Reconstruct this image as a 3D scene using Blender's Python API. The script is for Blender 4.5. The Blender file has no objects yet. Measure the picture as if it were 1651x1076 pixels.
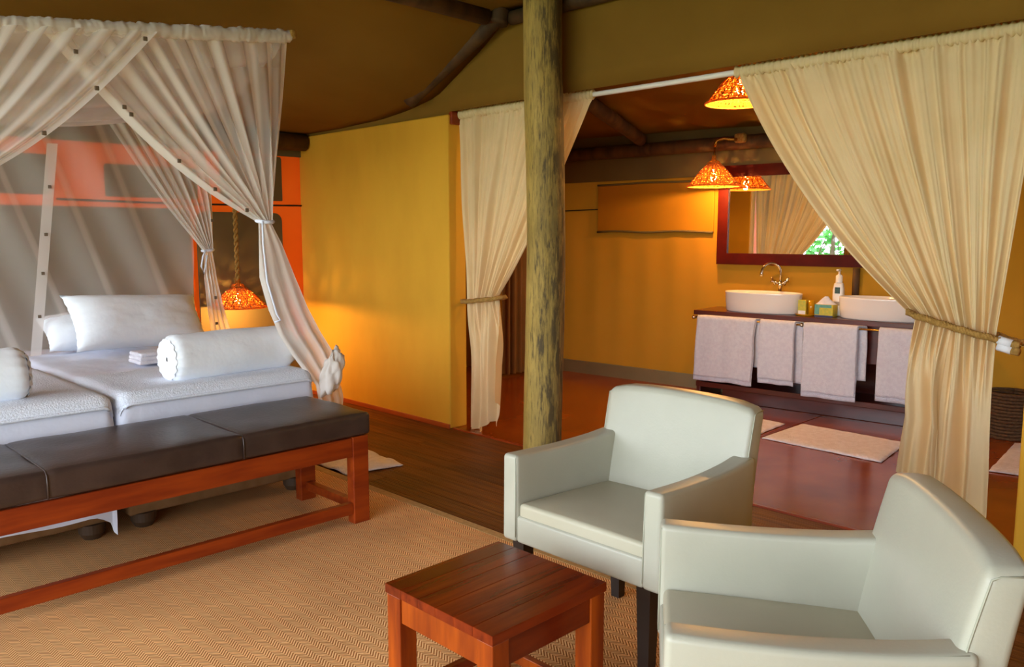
import bpy, bmesh, math, random
from mathutils import Vector, Matrix, noise
random.seed(7)
PI = math.pi
C = bpy.context.scene.collection
sc = bpy.context.scene

# ------------------------------------------------------------ camera, world, light, exposure
F_PX = 1315.0
cam_d = bpy.data.cameras.new('camera')
cam_d.sensor_width = 36.0
cam_d.lens = F_PX / 1651.0 * 36.0
cam_d.clip_start = 0.05
cam = bpy.data.objects.new('camera', cam_d)
cam.location = (0, 0, 1.45)
cam.rotation_euler = (PI / 2 - math.atan(160 / F_PX), 0, -PI / 4)
C.objects.link(cam)
sc.camera = cam

world = bpy.data.worlds.new('sky')
sc.world = world
world.use_nodes = True
bg = world.node_tree.nodes['Background']
bg.inputs[0].default_value = (0.86, 0.94, 1.04, 1)
bg.inputs[1].default_value = 6.6

sun_d = bpy.data.lights.new('sun', 'SUN')
sun_d.energy = 1.4
sun_d.color = (1.0, 0.80, 0.58)
sun_d.angle = math.radians(1.0)
sun = bpy.data.objects.new('sun', sun_d)
sun.rotation_euler = Vector((-0.22, -1.0, -0.62)).to_track_quat('-Z', 'Y').to_euler()
sun.location = (2, 12, 8)
C.objects.link(sun)

por_d = bpy.data.lights.new('open_front_portal', 'AREA')
por_d.shape = 'RECTANGLE'
por_d.size = 9.0
por_d.size_y = 2.5
por_d.cycles.is_portal = True
por = bpy.data.objects.new('open_front_portal', por_d)
por.location = (-2.25, 2.3, 1.25)
por.rotation_euler = (PI / 2, 0, -PI / 2)
C.objects.link(por)

sc.view_settings.view_transform = 'Standard'
sc.view_settings.look = 'None'
sc.view_settings.exposure = 0.40
sc.view_settings.gamma = 1.0
sc.view_settings.use_curve_mapping = False
sc.cycles.transparent_max_bounces = 32
sc.cycles.max_bounces = 10
sc.cycles.diffuse_bounces = 5
sc.cycles.sample_clamp_indirect = 6.0

# ------------------------------------------------------------ materials
def lin(h):
    h = h.lstrip('#')
    r = []
    for i in (0, 2, 4):
        v = int(h[i:i + 2], 16) / 255
        r.append(v / 12.92 if v <= 0.04045 else ((v + 0.055) / 1.055) ** 2.4)
    return (r[0], r[1], r[2], 1)

MATS = {}
def M(name, c1, c2=None, scale=(4, 4, 4), detail=4, rough=0.6, metal=0.0, bump=0.0, bscale=None, coat=0.0,
      spec=0.5, transl=0.0, emit=0.0, ramp=(0.35, 0.65), sheen=0.0, rnd=0.0, distort=0.0):
    m = bpy.data.materials.new(name)
    m.use_nodes = True
    nt = m.node_tree
    b = nt.nodes['Principled BSDF']
    b.inputs['Roughness'].default_value = rough
    b.inputs['Metallic'].default_value = metal
    b.inputs['Specular IOR Level'].default_value = spec
    b.inputs['Coat Weight'].default_value = coat
    b.inputs['Coat Roughness'].default_value = 0.12
    if sheen:
        b.inputs['Sheen Weight'].default_value = sheen
    k1 = lin(c1)
    colsock = None
    tc = nt.nodes.new('ShaderNodeTexCoord')
    if c2:
        mp = nt.nodes.new('ShaderNodeMapping')
        mp.inputs['Scale'].default_value = scale
        nt.links.new(tc.outputs['Object'], mp.inputs['Vector'])
        n = nt.nodes.new('ShaderNodeTexNoise')
        n.inputs['Scale'].default_value = 1.0
        n.inputs['Detail'].default_value = detail
        n.inputs['Distortion'].default_value = distort
        if rnd:
            oi = nt.nodes.new('ShaderNodeObjectInfo')
            ad = nt.nodes.new('ShaderNodeVectorMath'); ad.operation = 'MULTIPLY_ADD'
            cb = nt.nodes.new('ShaderNodeCombineXYZ')
            for i in range(3):
                nt.links.new(oi.outputs['Random'], cb.inputs[i])
            ad.inputs[1].default_value = (37, 53, 71)
            nt.links.new(cb.outputs[0], ad.inputs[0]); nt.links.new(mp.outputs[0], ad.inputs[2])
            nt.links.new(ad.outputs[0], n.inputs['Vector'])
        else:
            nt.links.new(mp.outputs[0], n.inputs['Vector'])
        r = nt.nodes.new('ShaderNodeValToRGB')
        r.color_ramp.elements[0].position = ramp[0]
        r.color_ramp.elements[1].position = ramp[1]
        r.color_ramp.elements[0].color = k1
        r.color_ramp.elements[1].color = lin(c2)
        nt.links.new(n.outputs['Fac'], r.inputs[0])
        colsock = r.outputs[0]
        if rnd:
            hs = nt.nodes.new('ShaderNodeHueSaturation')
            mr = nt.nodes.new('ShaderNodeMapRange')
            mr.inputs[3].default_value = 1 - rnd; mr.inputs[4].default_value = 1 + rnd
            nt.links.new(oi.outputs['Random'], mr.inputs[0])
            nt.links.new(mr.outputs[0], hs.inputs['Value'])
            nt.links.new(colsock, hs.inputs['Color'])
            colsock = hs.outputs[0]
        nt.links.new(colsock, b.inputs['Base Color'])
    else:
        b.inputs['Base Color'].default_value = k1
    if bump:
        mp2 = nt.nodes.new('ShaderNodeMapping')
        mp2.inputs['Scale'].default_value = bscale or scale
        nt.links.new(tc.outputs['Object'], mp2.inputs['Vector'])
        n2 = nt.nodes.new('ShaderNodeTexNoise')
        n2.inputs['Scale'].default_value = 1.0
        n2.inputs['Detail'].default_value = 3
        nt.links.new(mp2.outputs[0], n2.inputs['Vector'])
        bp = nt.nodes.new('ShaderNodeBump')
        bp.inputs['Strength'].default_value = bump
        bp.inputs['Distance'].default_value = 0.01
        nt.links.new(n2.outputs['Fac'], bp.inputs['Height'])
        nt.links.new(bp.outputs[0], b.inputs['Normal'])
    if transl:
        t = nt.nodes.new('ShaderNodeBsdfTranslucent')
        if colsock: nt.links.new(colsock, t.inputs[0])
        else: t.inputs[0].default_value = k1
        mx = nt.nodes.new('ShaderNodeMixShader')
        mx.inputs[0].default_value = transl
        nt.links.new(b.outputs[0], mx.inputs[1]); nt.links.new(t.outputs[0], mx.inputs[2])
        nt.links.new(mx.outputs[0], nt.nodes['Material Output'].inputs[0])
    if emit:
        b.inputs['Emission Color'].default_value = k1
        b.inputs['Emission Strength'].default_value = emit
    MATS[name] = m
    return m

def sheer(name, col):
    m = bpy.data.materials.new(name); m.use_nodes = True
    nt = m.node_tree; nt.nodes.clear()
    out = nt.nodes.new('ShaderNodeOutputMaterial')
    d = nt.nodes.new('ShaderNodeBsdfDiffuse'); d.inputs[0].default_value = lin(col)
    t = nt.nodes.new('ShaderNodeBsdfTranslucent'); t.inputs[0].default_value = lin(col)
    m1 = nt.nodes.new('ShaderNodeMixShader'); m1.inputs[0].default_value = 0.35
    nt.links.new(d.outputs[0], m1.inputs[1]); nt.links.new(t.outputs[0], m1.inputs[2])
    tr = nt.nodes.new('ShaderNodeBsdfTransparent')
    m2 = nt.nodes.new('ShaderNodeMixShader')
    at = nt.nodes.new('ShaderNodeAttribute'); at.attribute_name = 'dens'
    nt.links.new(at.outputs['Fac'], m2.inputs[0])
    nt.links.new(tr.outputs[0], m2.inputs[1]); nt.links.new(m1.outputs[0], m2.inputs[2])
    nt.links.new(m2.outputs[0], out.inputs[0])
    MATS[name] = m
    return m

def math_node(nt, op, a, b=None, c=None):
    n = nt.nodes.new('ShaderNodeMath'); n.operation = op
    for i, v in enumerate((a, b, c)):
        if v is None: continue
        if isinstance(v, (int, float)): n.inputs[i].default_value = v
        else: nt.links.new(v, n.inputs[i])
    return n.outputs[0]

def herringbone(name, c1, c2, cw, pitch):
    m = bpy.data.materials.new(name); m.use_nodes = True
    nt = m.node_tree; b = nt.nodes['Principled BSDF']
    tc = nt.nodes.new('ShaderNodeTexCoord')
    sp = nt.nodes.new('ShaderNodeSeparateXYZ'); nt.links.new(tc.outputs['Object'], sp.inputs[0])
    pp = math_node(nt, 'PINGPONG', sp.outputs[0], cw)
    s = math_node(nt, 'ADD', sp.outputs[1], math_node(nt, 'MULTIPLY', pp, 1.1))
    n = nt.nodes.new('ShaderNodeTexNoise'); n.inputs['Scale'].default_value = 30
    nt.links.new(tc.outputs['Object'], n.inputs['Vector'])
    s2 = math_node(nt, 'MULTIPLY_ADD', n.outputs['Fac'], 0.002, s)
    w = math_node(nt, 'PINGPONG', math_node(nt, 'DIVIDE', s2, pitch), 0.5)
    r = nt.nodes.new('ShaderNodeValToRGB')
    r.color_ramp.elements[0].position = 0.12; r.color_ramp.elements[1].position = 0.3
    r.color_ramp.elements[0].color = lin(c1); r.color_ramp.elements[1].color = lin(c2)
    nt.links.new(w, r.inputs[0])
    n3 = nt.nodes.new('ShaderNodeTexNoise'); n3.inputs['Scale'].default_value = 2.5
    n3.inputs['Detail'].default_value = 6
    nt.links.new(tc.outputs['Object'], n3.inputs['Vector'])
    hs = nt.nodes.new('ShaderNodeHueSaturation')
    mr = nt.nodes.new('ShaderNodeMapRange'); mr.inputs[1].default_value = 0.3; mr.inputs[2].default_value = 0.7
    mr.inputs[3].default_value = 0.88; mr.inputs[4].default_value = 1.1
    nt.links.new(n3.outputs['Fac'], mr.inputs[0]); nt.links.new(mr.outputs[0], hs.inputs['Value'])
    nt.links.new(r.outputs[0], hs.inputs['Color']); nt.links.new(hs.outputs[0], b.inputs['Base Color'])
    bp = nt.nodes.new('ShaderNodeBump'); bp.inputs['Strength'].default_value = 0.5; bp.inputs['Distance'].default_value = 0.004
    nt.links.new(w, bp.inputs['Height']); nt.links.new(bp.outputs[0], b.inputs['Normal'])
    b.inputs['Roughness'].default_value = 0.9; b.inputs['Specular IOR Level'].default_value = 0.15
    MATS[name] = m
    return m

def shade_mat(name):
    m = bpy.data.materials.new(name); m.use_nodes = True
    nt = m.node_tree; nt.nodes.clear()
    out = nt.nodes.new('ShaderNodeOutputMaterial')
    tc = nt.nodes.new('ShaderNodeTexCoord')
    n = nt.nodes.new('ShaderNodeTexNoise'); n.inputs['Scale'].default_value = 90; n.inputs['Detail'].default_value = 2
    nt.links.new(tc.outputs['Object'], n.inputs['Vector'])
    r = nt.nodes.new('ShaderNodeValToRGB')
    r.color_ramp.elements[0].position = 0.4; r.color_ramp.elements[1].position = 0.62
    r.color_ramp.elements[0].color = lin('2a0c02'); r.color_ramp.elements[1].color = lin('d8621a')
    nt.links.new(n.outputs['Fac'], r.inputs[0])
    d = nt.nodes.new('ShaderNodeBsdfDiffuse'); d.inputs[0].default_value = lin('a86a2c')
    t = nt.nodes.new('ShaderNodeBsdfTranslucent')
    nt.links.new(r.outputs[0], t.inputs[0])
    mx = nt.nodes.new('ShaderNodeMixShader'); mx.inputs[0].default_value = 0.22
    nt.links.new(d.outputs[0], mx.inputs[1]); nt.links.new(t.outputs[0], mx.inputs[2])
    tr = nt.nodes.new('ShaderNodeBsdfTransparent')
    n2 = nt.nodes.new('ShaderNodeTexNoise'); n2.inputs['Scale'].default_value = 75; n2.inputs['Detail'].default_value = 0
    nt.links.new(tc.outputs['Object'], n2.inputs['Vector'])
    gap = math_node(nt, 'GREATER_THAN', n2.outputs['Fac'], 0.66)
    mx2 = nt.nodes.new('ShaderNodeMixShader')
    nt.links.new(gap, mx2.inputs[0]); nt.links.new(mx.outputs[0], mx2.inputs[1]); nt.links.new(tr.outputs[0], mx2.inputs[2])
    nt.links.new(mx2.outputs[0], out.inputs[0])
    MATS[name] = m

M('straw', 'a05a20', 'c87a34', (60, 60, 60), rough=0.8)
M('straw_rim_lit', 'd89040', 'c87c30', (60, 60, 60), rough=0.8, transl=0.4)  # paler than the strands' straw: lamp glow put into the rim colour
M('board', '5e300e', '7e4816', (2, 40, 2), rough=0.5, spec=0.28, bump=0.15, bscale=(40, 4, 4), rnd=0.14)
MATS['board'].node_tree.nodes['Mapping'].inputs['Scale'].default_value = (60, 2.5, 4)
M('cement', '80340c', 'a45012', (2.2, 2.2, 2.2), detail=8, rough=0.19, spec=0.5, bump=0.05, bscale=(9, 9, 9), rnd=0.05, ramp=(0.25, 0.75))
M('joint', '2a1208', rough=0.8)
M('canvas_roof', '7c5a20', '876426', (1.2, 1.2, 1.2), rough=0.9, spec=0.1, bump=0.05, bscale=(300, 300, 300))
M('canvas_wall', 'c8480a', 'd05010', (1.5, 1.5, 1.5), rough=0.9, spec=0.1, transl=0.12)
M('canvas_bath', 'b88026', 'b07a20', (1.5, 1.5, 1.5), rough=0.9, spec=0.1, transl=0.04)
M('canvas_flap', '6a5c3e', '736545', (2, 2, 2), rough=0.9, spec=0.1)
M('canvas_band', '8e8260', '847858', (2, 2, 2), rough=0.9, spec=0.1)
M('plaster', 'd8a02c', 'e6ae34', (2.0, 2.0, 0.9), detail=7, rough=0.75, spec=0.25, bump=0.12, bscale=(10, 10, 6))
M('redtrim', 'b8551a', 'a84812', (3, 3, 30), rough=0.5)
M('pole_dark', '3a2512', '5c3f20', (10, 10, 2), rough=0.7, bump=0.3)
M('cord_dark', '2c2010', rough=0.9)
M('wood_red', '8a2f0c', 'a8441a', (20, 3, 20), rough=0.32, coat=0.35, spec=0.5, rnd=0.06)
M('wood_bench', '7c2a08', '983c0c', (3, 25, 25), rough=0.42, coat=0.05, spec=0.3, rnd=0.08)
M('wood_table', '521405', '7e2b09', (2.2, 26, 16), detail=4, rough=0.22, coat=0.22, spec=0.3, rnd=0.16, ramp=(0.3, 0.7), distort=0.5)
M('wood_tableleg', '762a06', 'a0460a', (26, 26, 3), detail=5, rough=0.35, coat=0.1, spec=0.3, rnd=0.1)
M('wood_vanity', '4a160c', '5e2012', (4, 4, 18), rough=0.3, coat=0.4)
M('wood_frame', '3e0a04', '4c0e06', (14, 6, 6), rough=0.5, coat=0.0, spec=0.12)
M('leather_dark', '342723', '42332d', (7, 7, 7), rough=0.36, spec=0.55, bump=0.12, bscale=(60, 60, 60))
M('leather_cream', 'adab9a', 'b6b4a2', (3, 3, 3), rough=0.38, spec=0.45, bump=0.05, bscale=(120, 120, 120))
M('leather_seat', 'b4ae96', 'bcb69e', (3, 3, 3), rough=0.42, spec=0.4, bump=0.05, bscale=(120, 120, 120))
M('seam', 'a9aa96', rough=0.6)
M('leg_dark', '20130c', rough=0.45)
M('foot_brown', '46321f', rough=0.6)
M('suede', '7a5a38', '866644', (12, 12, 12), rough=0.95, spec=0.1, bump=0.2, bscale=(80, 80, 80))
M('linen', 'e6eaf6', 'dfe4f2', (5, 5, 5), rough=0.85, spec=0.15, bump=0.5, bscale=(10, 10, 10))
M('blanket', 'e8eef8', 'dfe5f0', (120, 120, 120), rough=0.9, spec=0.1, bump=0.5, bscale=(130, 130, 130))
M('pillow', 'f4f8fc', 'edf2f8', (4, 4, 4), rough=0.85, spec=0.12, bump=0.6, bscale=(10, 10, 10))
M('curtain', 'f2dcac', 'ead3a0', (3, 3, 3), rough=0.9, spec=0.08, transl=0.25)
M('curtain_brown', '8a6a48', '94724e', (3, 3, 3), rough=0.9, spec=0.08)
M('towel', 'e8e6ec', 'dfdce4', (40, 40, 40), rough=0.95, spec=0.05, bump=0.8, bscale=(160, 160, 160))
M('mat', 'f4eaea', 'e8dcda', (30, 30, 30), rough=0.95, spec=0.05, bump=0.8, bscale=(120, 120, 120))
M('rope', 'b58a44', '96702e', (60, 60, 60), rough=0.9, bump=0.6, bscale=(120, 120, 120))
M('white_tape', 'e8e8e8', rough=0.5)
M('ceramic', 'f0e8de', rough=0.12, spec=0.6, coat=0.3)
M('chrome', 'd8d0c0', rough=0.12, metal=1.0)
M('brass', 'c8913c', rough=0.25, metal=1.0)
M('mirror', 'f4f6f4', rough=0.0, metal=1.0)
def post_mat():
    m = M('post', 'a88c40', 'bc9e50', (10, 10, 2.5), detail=6, rough=0.75, bump=0.6, bscale=(26, 26, 4))
    nt = m.node_tree
    b = nt.nodes['Principled BSDF']
    base = b.inputs['Base Color'].links[0].from_socket
    tc = nt.nodes['Texture Coordinate']
    fac = None
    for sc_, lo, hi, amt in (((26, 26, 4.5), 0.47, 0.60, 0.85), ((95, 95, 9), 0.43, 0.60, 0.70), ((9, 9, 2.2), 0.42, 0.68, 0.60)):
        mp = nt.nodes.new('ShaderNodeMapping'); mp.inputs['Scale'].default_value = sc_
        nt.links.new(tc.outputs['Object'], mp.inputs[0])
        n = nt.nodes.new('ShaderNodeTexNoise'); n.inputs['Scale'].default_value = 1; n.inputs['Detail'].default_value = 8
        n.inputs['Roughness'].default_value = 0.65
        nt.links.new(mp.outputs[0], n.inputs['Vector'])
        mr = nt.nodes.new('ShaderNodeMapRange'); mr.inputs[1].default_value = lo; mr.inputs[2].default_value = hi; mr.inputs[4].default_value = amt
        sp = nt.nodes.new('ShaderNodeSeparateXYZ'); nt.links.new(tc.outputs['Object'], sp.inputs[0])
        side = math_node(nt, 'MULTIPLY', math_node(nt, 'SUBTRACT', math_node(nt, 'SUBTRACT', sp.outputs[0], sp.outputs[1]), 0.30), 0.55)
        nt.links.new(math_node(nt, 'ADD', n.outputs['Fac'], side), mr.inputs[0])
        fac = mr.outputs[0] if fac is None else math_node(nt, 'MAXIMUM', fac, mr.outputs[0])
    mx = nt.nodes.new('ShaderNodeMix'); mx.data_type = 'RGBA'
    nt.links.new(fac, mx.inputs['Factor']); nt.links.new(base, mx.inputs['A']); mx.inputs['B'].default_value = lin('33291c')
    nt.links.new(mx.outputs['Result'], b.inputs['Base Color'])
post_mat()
M('bulb', 'ffc060', rough=0.4, emit=60.0)
M('socket', '7a4a20', rough=0.5)
M('basket', '4a3018', '6a4826', (60, 60, 60), rough=0.8, bump=0.5)
M('plastic_white', 'efe8dc', rough=0.3)
M('print_dark', '1c2c26', '3a5a40', (90, 90, 90), rough=0.4)
M('print_grey', 'a09890', rough=0.4)
M('box_yellow', 'd8c030', 'b8b83a', (40, 40, 40), rough=0.5)
M('box_teal', '5a9a86', '6aa892', (40, 40, 40), rough=0.5)
M('box_navy', '2a2a5a', rough=0.5)
M('glass_amber', 'c88a10', rough=0.1, spec=0.6)
M('button', '6a5a48', rough=0.5)
M('grass', '5a7a34', '7a8a44', (3, 3, 3), rough=0.95)
M('leaf', '3f7a3a', '5a9a48', (6, 6, 6), rough=0.6, transl=0.3)
M('bark', '4a3826', '5c4832', (10, 10, 3), rough=0.9)
sheer('net', 'f6f0e8')
shade_mat('shade')
herringbone('jute', '9a5f2c', 'f6c286', 0.026, 0.0140)

# ------------------------------------------------------------ mesh helpers
def link(name, me, mat, parent=None, smooth=True):
    me.name = name
    if isinstance(mat, str): mat = MATS[mat]
    me.materials.append(mat)
    if smooth:
        for p in me.polygons: p.use_smooth = True
    o = bpy.data.objects.new(name, me)
    C.objects.link(o)
    if parent: o.parent = parent
    return o

def obj(name, bm, mat, parent=None, smooth=False):
    bmesh.ops.recalc_face_normals(bm, faces=bm.faces[:])
    me = bpy.data.meshes.new(name)
    bm.to_mesh(me); bm.free()
    return link(name, me, mat, parent, smooth)

def tag(o, label, cat, group=None):
    o['label'] = label; o['category'] = cat
    if group: o['group'] = group
    return o

def struct(o, label=None):
    o['kind'] = 'structure'
    if label: o['label'] = label
    return o

def thing(name, label, cat, loc=(0, 0, 0), rotz=0, group=None):
    o = bpy.data.objects.new(name, None)
    o.empty_display_size = 0.1
    C.objects.link(o)
    o.location = loc; o.rotation_euler = (0, 0, rotz)
    return tag(o, label, cat, group)

def copy_tree(o, parent=None):
    c = o.copy(); C.objects.link(c)
    if parent: c.parent = parent
    for ch in list(o.children): copy_tree(ch, c)
    return c

def box(x0, x1, y0, y1, z0, z1, bev=0.0, seg=2, bm=None):
    b = bmesh.new()
    bmesh.ops.create_cube(b, size=1)
    for v in b.verts:
        v.co = Vector(((x0 + x1) / 2 + v.co.x * (x1 - x0), (y0 + y1) / 2 + v.co.y * (y1 - y0), (z0 + z1) / 2 + v.co.z * (z1 - z0)))
    if bev:
        bmesh.ops.bevel(b, geom=b.edges[:], offset=bev, segments=seg, profile=0.5, affect='EDGES')
    if bm is not None:
        me = bpy.data.meshes.new('t'); b.to_mesh(me); b.free(); bm.from_mesh(me); bpy.data.meshes.remove(me)
        return bm
    return b

def rbox(hx, hy, hz, r, n=(4, 4, 4), fn=None, seg=3):
    """rounded box about the origin with inner divisions, each vertex sent through fn"""
    def axis(h, k):
        a = [-h + r * i / seg for i in range(seg)]
        m = [-(h - r) + 2 * (h - r) * i / k for i in range(k + 1)]
        b = [h - r * i / seg for i in range(seg - 1, -1, -1)]
        return a + m + b
    H = (hx, hy, hz)
    ax = [axis(H[i], n[i]) for i in range(3)]
    bm = bmesh.new()
    cache = {}
    def vert(p):
        key = tuple(round(c, 6) for c in p)
        if key in cache: return cache[key]
        inner = [max(-(H[i] - r), min(H[i] - r, p[i])) for i in range(3)]
        d = Vector([p[i] - inner[i] for i in range(3)])
        q = Vector(inner)
        if d.length > 1e-9: q = q + d.normalized() * r
        if fn: q = Vector(fn(q.x, q.y, q.z))
        cache[key] = bm.verts.new(q)
        return cache[key]
    for k in range(3):
        i, j = (k + 1) % 3, (k + 2) % 3
        for s in (-1, 1):
            for a in range(len(ax[i]) - 1):
                for b in range(len(ax[j]) - 1):
                    vs = []
                    for (aa, bb) in ((a, b), (a + 1, b), (a + 1, b + 1), (a, b + 1)):
                        p = [0, 0, 0]; p[k] = s * H[k]; p[i] = ax[i][aa]; p[j] = ax[j][bb]
                        vs.append(vert(p))
                    if len(set(vs)) == 4:
                        bm.faces.new(vs)
    return bm

def surf(name, nu, nv, fn, mat, parent=None, dens=None, closed_u=False, thick=0.0):
    verts, faces, dv = [], [], []
    for j in range(nv + 1):
        for i in range(nu + (0 if closed_u else 1)):
            u, v = i / nu, j / nv
            verts.append(tuple(fn(u, v)))
            if dens: dv.append(dens(u, v))
    w = nu if closed_u else nu + 1
    for j in range(nv):
        for i in range(nu):
            i2 = (i + 1) % w
            faces.append((j * w + i, j * w + i2, (j + 1) * w + i2, (j + 1) * w + i))
    me = bpy.data.meshes.new(name)
    me.from_pydata(verts, [], faces)
    if dens:
        at = me.attributes.new('dens', 'FLOAT', 'POINT')
        at.data.foreach_set('value', dv)
    o = link(name, me, mat, parent)
    if thick:
        md = o.modifiers.new('thickness', 'SOLIDIFY'); md.thickness = thick; md.offset = 0
    return o

def tube_bm(pts, rad, seg=8, bm=None, caps=True):
    bm = bm or bmesh.new()
    pts = [Vector(p) for p in pts]
    rings = []
    up = None
    for k, p in enumerate(pts):
        a = pts[max(0, k - 1)]; b = pts[min(len(pts) - 1, k + 1)]
        t = (b - a).normalized()
        if up is None:
            up = t.orthogonal().normalized()
        else:
            up = (up - t * up.dot(t))
            up = up.normalized() if up.length > 1e-6 else t.orthogonal().normalized()
        s = t.cross(up)
        r = rad(k / (len(pts) - 1)) if callable(rad) else rad
        rings.append([bm.verts.new(p + up * (r * math.cos(2 * PI * i / seg)) + s * (r * math.sin(2 * PI * i / seg))) for i in range(seg)])
    for k in range(len(rings) - 1):
        for i in range(seg):
            bm.faces.new((rings[k][i], rings[k][(i + 1) % seg], rings[k + 1][(i + 1) % seg], rings[k + 1][i]))
    if caps:
        bm.faces.new(rings[0]); bm.faces.new(rings[-1])
    return bm

def lathe_bm(prof, seg=32, cx=0, cy=0, sx=1, sy=1, bm=None, caps=False):
    bm = bm or bmesh.new()
    rings = []
    for (r, z) in prof:
        rings.append([bm.verts.new((cx + sx * r * math.cos(2 * PI * i / seg), cy + sy * r * math.sin(2 * PI * i / seg), z)) for i in range(seg)])
    for k in range(len(rings) - 1):
        for i in range(seg):
            bm.faces.new((rings[k][i], rings[k][(i + 1) % seg], rings[k + 1][(i + 1) % seg], rings[k + 1][i]))
    if caps:
        bm.faces.new(rings[0]); bm.faces.new(rings[-1])
    return bm

def prism_bm(poly, y0, y1):
    """poly in (x, z), extruded along y"""
    bm = bmesh.new()
    a = [bm.verts.new((x, y0, z)) for x, z in poly]
    b = [bm.verts.new((x, y1, z)) for x, z in poly]
    n = len(poly)
    bm.faces.new(a); bm.faces.new(b[::-1])
    for i in range(n):
        bm.faces.new((a[i], a[(i + 1) % n], b[(i + 1) % n], b[i]))
    return bm

def lerp(a, b, t): return a + (b - a) * t
def smooth(a, b, x):
    t = max(0, min(1, (x - a) / (b - a))); return t * t * (3 - 2 * t)
def nz(x, y, z): return noise.noise(Vector((x, y, z)))
def interp(pts, x):
    if x <= pts[0][0]: return pts[0][1]
    for (a, b), (c, d) in zip(pts, pts[1:]):
        if x <= c:
            return b + (d - b) * (x - a) / (c - a)
    return pts[-1][1]

XP = 3.905      # plane of the partition between bedroom and bathroom
XW = 6.68       # bathroom far wall
YB = 6.60       # bedroom back wall
XF = -2.20      # open front of the tent

# ------------------------------------------------------------ ground outside, floor
g = struct(obj('ground', box(-40, 40, -40, 40, -0.75, -0.40), 'grass'), 'grassy ground outside the tent')
fl = struct(obj('floor', box(XF, XP + 0.03, -2.0, YB, -0.40, -0.03), 'joint'), 'timber deck floor of the bedroom')

def board_mesh(L):
    w, n = 0.118, 7
    prof = []
    for i in range(n):
        a = -w / 2 + w * i / n; b = -w / 2 + w * (i + 1) / n
        q = (b - a) * 0.2
        prof += [(a + q * 0.5, 0.0 if i else -0.001), (b - q * 0.5, 0.0)]
        if i < n - 1: prof += [(b - q * 0.25, -0.003), (b + q * 0.25, -0.003)]
    prof += [(w / 2, -0.025), (-w / 2, -0.025)]
    bm = prism_bm(prof, 0, L)
    bmesh.ops.recalc_face_normals(bm, faces=bm.faces[:])
    me = bpy.data.meshes.new('board'); bm.to_mesh(me); bm.free()
    me.materials.append(MATS['board'])
    return me
bmeshes = {}
x = XP + 0.03 - 0.06
k = 0
while x > XF:
    ys = [-2.0, [1.2, 3.0, 2.1, 4.4, 0.6][k % 5] + 0.13 * (k % 3), [4.9, 5.6, 5.3, 6.0, 3.9][k % 5], YB]
    for a, b in zip(ys, ys[1:]):
        L = round(b - a - 0.004, 3)
        if L not in bmeshes: bmeshes[L] = board_mesh(L)
        o = bpy.data.objects.new('board', bmeshes[L]); C.objects.link(o)
        o.parent = fl; o.location = (x, a, 0)
    x -= 0.122; k += 1

bf = struct(obj('floor', box(XP + 0.03, XW + 0.6, -2.0, YB, -0.40, -0.012), 'joint'), 'polished red cement floor of the bathroom')
for (a, b, c, d) in ((XP + 0.033, XW + 0.6, 2.783, YB), (XP + 0.033, XW + 0.6, -2.0, 2.775)):
    obj('floor_slab', box(a, b, c, d, -0.012, 0.004, 0.002, 1), 'cement', bf)
obj('edge_strip', box(XP + 0.012, XP + 0.033, 0.86, 4.55, -0.02, 0.010, 0.002, 1), 'wood_red', bf)

# ------------------------------------------------------------ walls
CURVE = [(3.94, 2.83), (4.295, 2.669), (4.5, 2.55), (4.698, 2.446), (5.0, 2.39), (5.385, 2.35), (5.9, 2.333), (6.6, 2.325)]
def roof_z(X, Y):
    if Y < 3.94:
        if Y > 0.0: return 2.90
        return 2.90 - 0.32 * (0.0 - Y)
    t = (Y - 3.94) / (6.6 - 3.94)
    straight = 2.90 - 0.53 * t
    cz = interp(CURVE, Y) + 0.05 * (1 - smooth(3.94, 4.3, Y))
    w = smooth(1.9, 3.9, X)
    return lerp(straight, cz, w)
def roof_fn(u, v):
    X = lerp(XF - 0.3, XP + 0.02, u); Y = lerp(-2.1, YB + 0.25, v)
    z = roof_z(X, min(Y, YB)) - 0.1 * max(0, Y - YB)
    return (X, Y, z + 0.008 * nz(X * 1.3, Y * 1.3, 2))
struct(surf('ceiling', 50, 90, roof_fn, 'canvas_roof', thick=0.01), 'dark olive canvas tent roof over the bedroom')
def gable_fn(u, v):
    return (XP + 0.02 + 0.01 * nz(u * 8, v * 2, 5), lerp(-2.1, YB + 0.1, u), lerp(2.323 if 0.86 < lerp(-2.1, YB + 0.1, u) < 4.56 else 2.28, 3.02, v))
struct(surf('wall_gable', 300, 6, gable_fn, 'canvas_roof', thick=0.01), 'olive canvas panel above the bathroom curtains')
def bath_roof(u, v):
    X = lerp(XP + 0.02, XW + 0.7, u); Y = lerp(-2.1, YB + 0.2, v)
    return (X, Y, 2.98 - 0.58 * (X - XP) / (XW - XP) - 0.03 * math.sin(PI * u) + 0.006 * nz(X, Y, 7))
struct(surf('ceiling', 30, 40, bath_roof, 'canvas_roof', thick=0.01), 'dark canvas roof over the bathroom')

part = struct(obj('wall_partition', box(XP, 4.075, 4.557, YB, 0.0, 2.305, 0.012, 3), 'plaster'), 'ochre plaster partition beside the bed')
obj('skirting', box(XP - 0.008, XP + 0.003, 4.56, YB, 0.0, 0.035, 0.002, 1), 'redtrim', part)
obj('end_block', box(3.925, 4.06, 4.535, 4.575, 2.235, 2.325, 0.006, 2), 'wood_bench', part)
part2 = struct(obj('wall_partition', box(XP, 4.075, -2.0, 0.862, 0.0, 2.305, 0.012, 3), 'plaster'), 'ochre plaster partition at the right of the bathroom opening')
obj('skirting', box(XP - 0.008, XP + 0.003, -2.0, 0.86, 0.0, 0.035, 0.002, 1), 'redtrim', part2)

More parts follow.
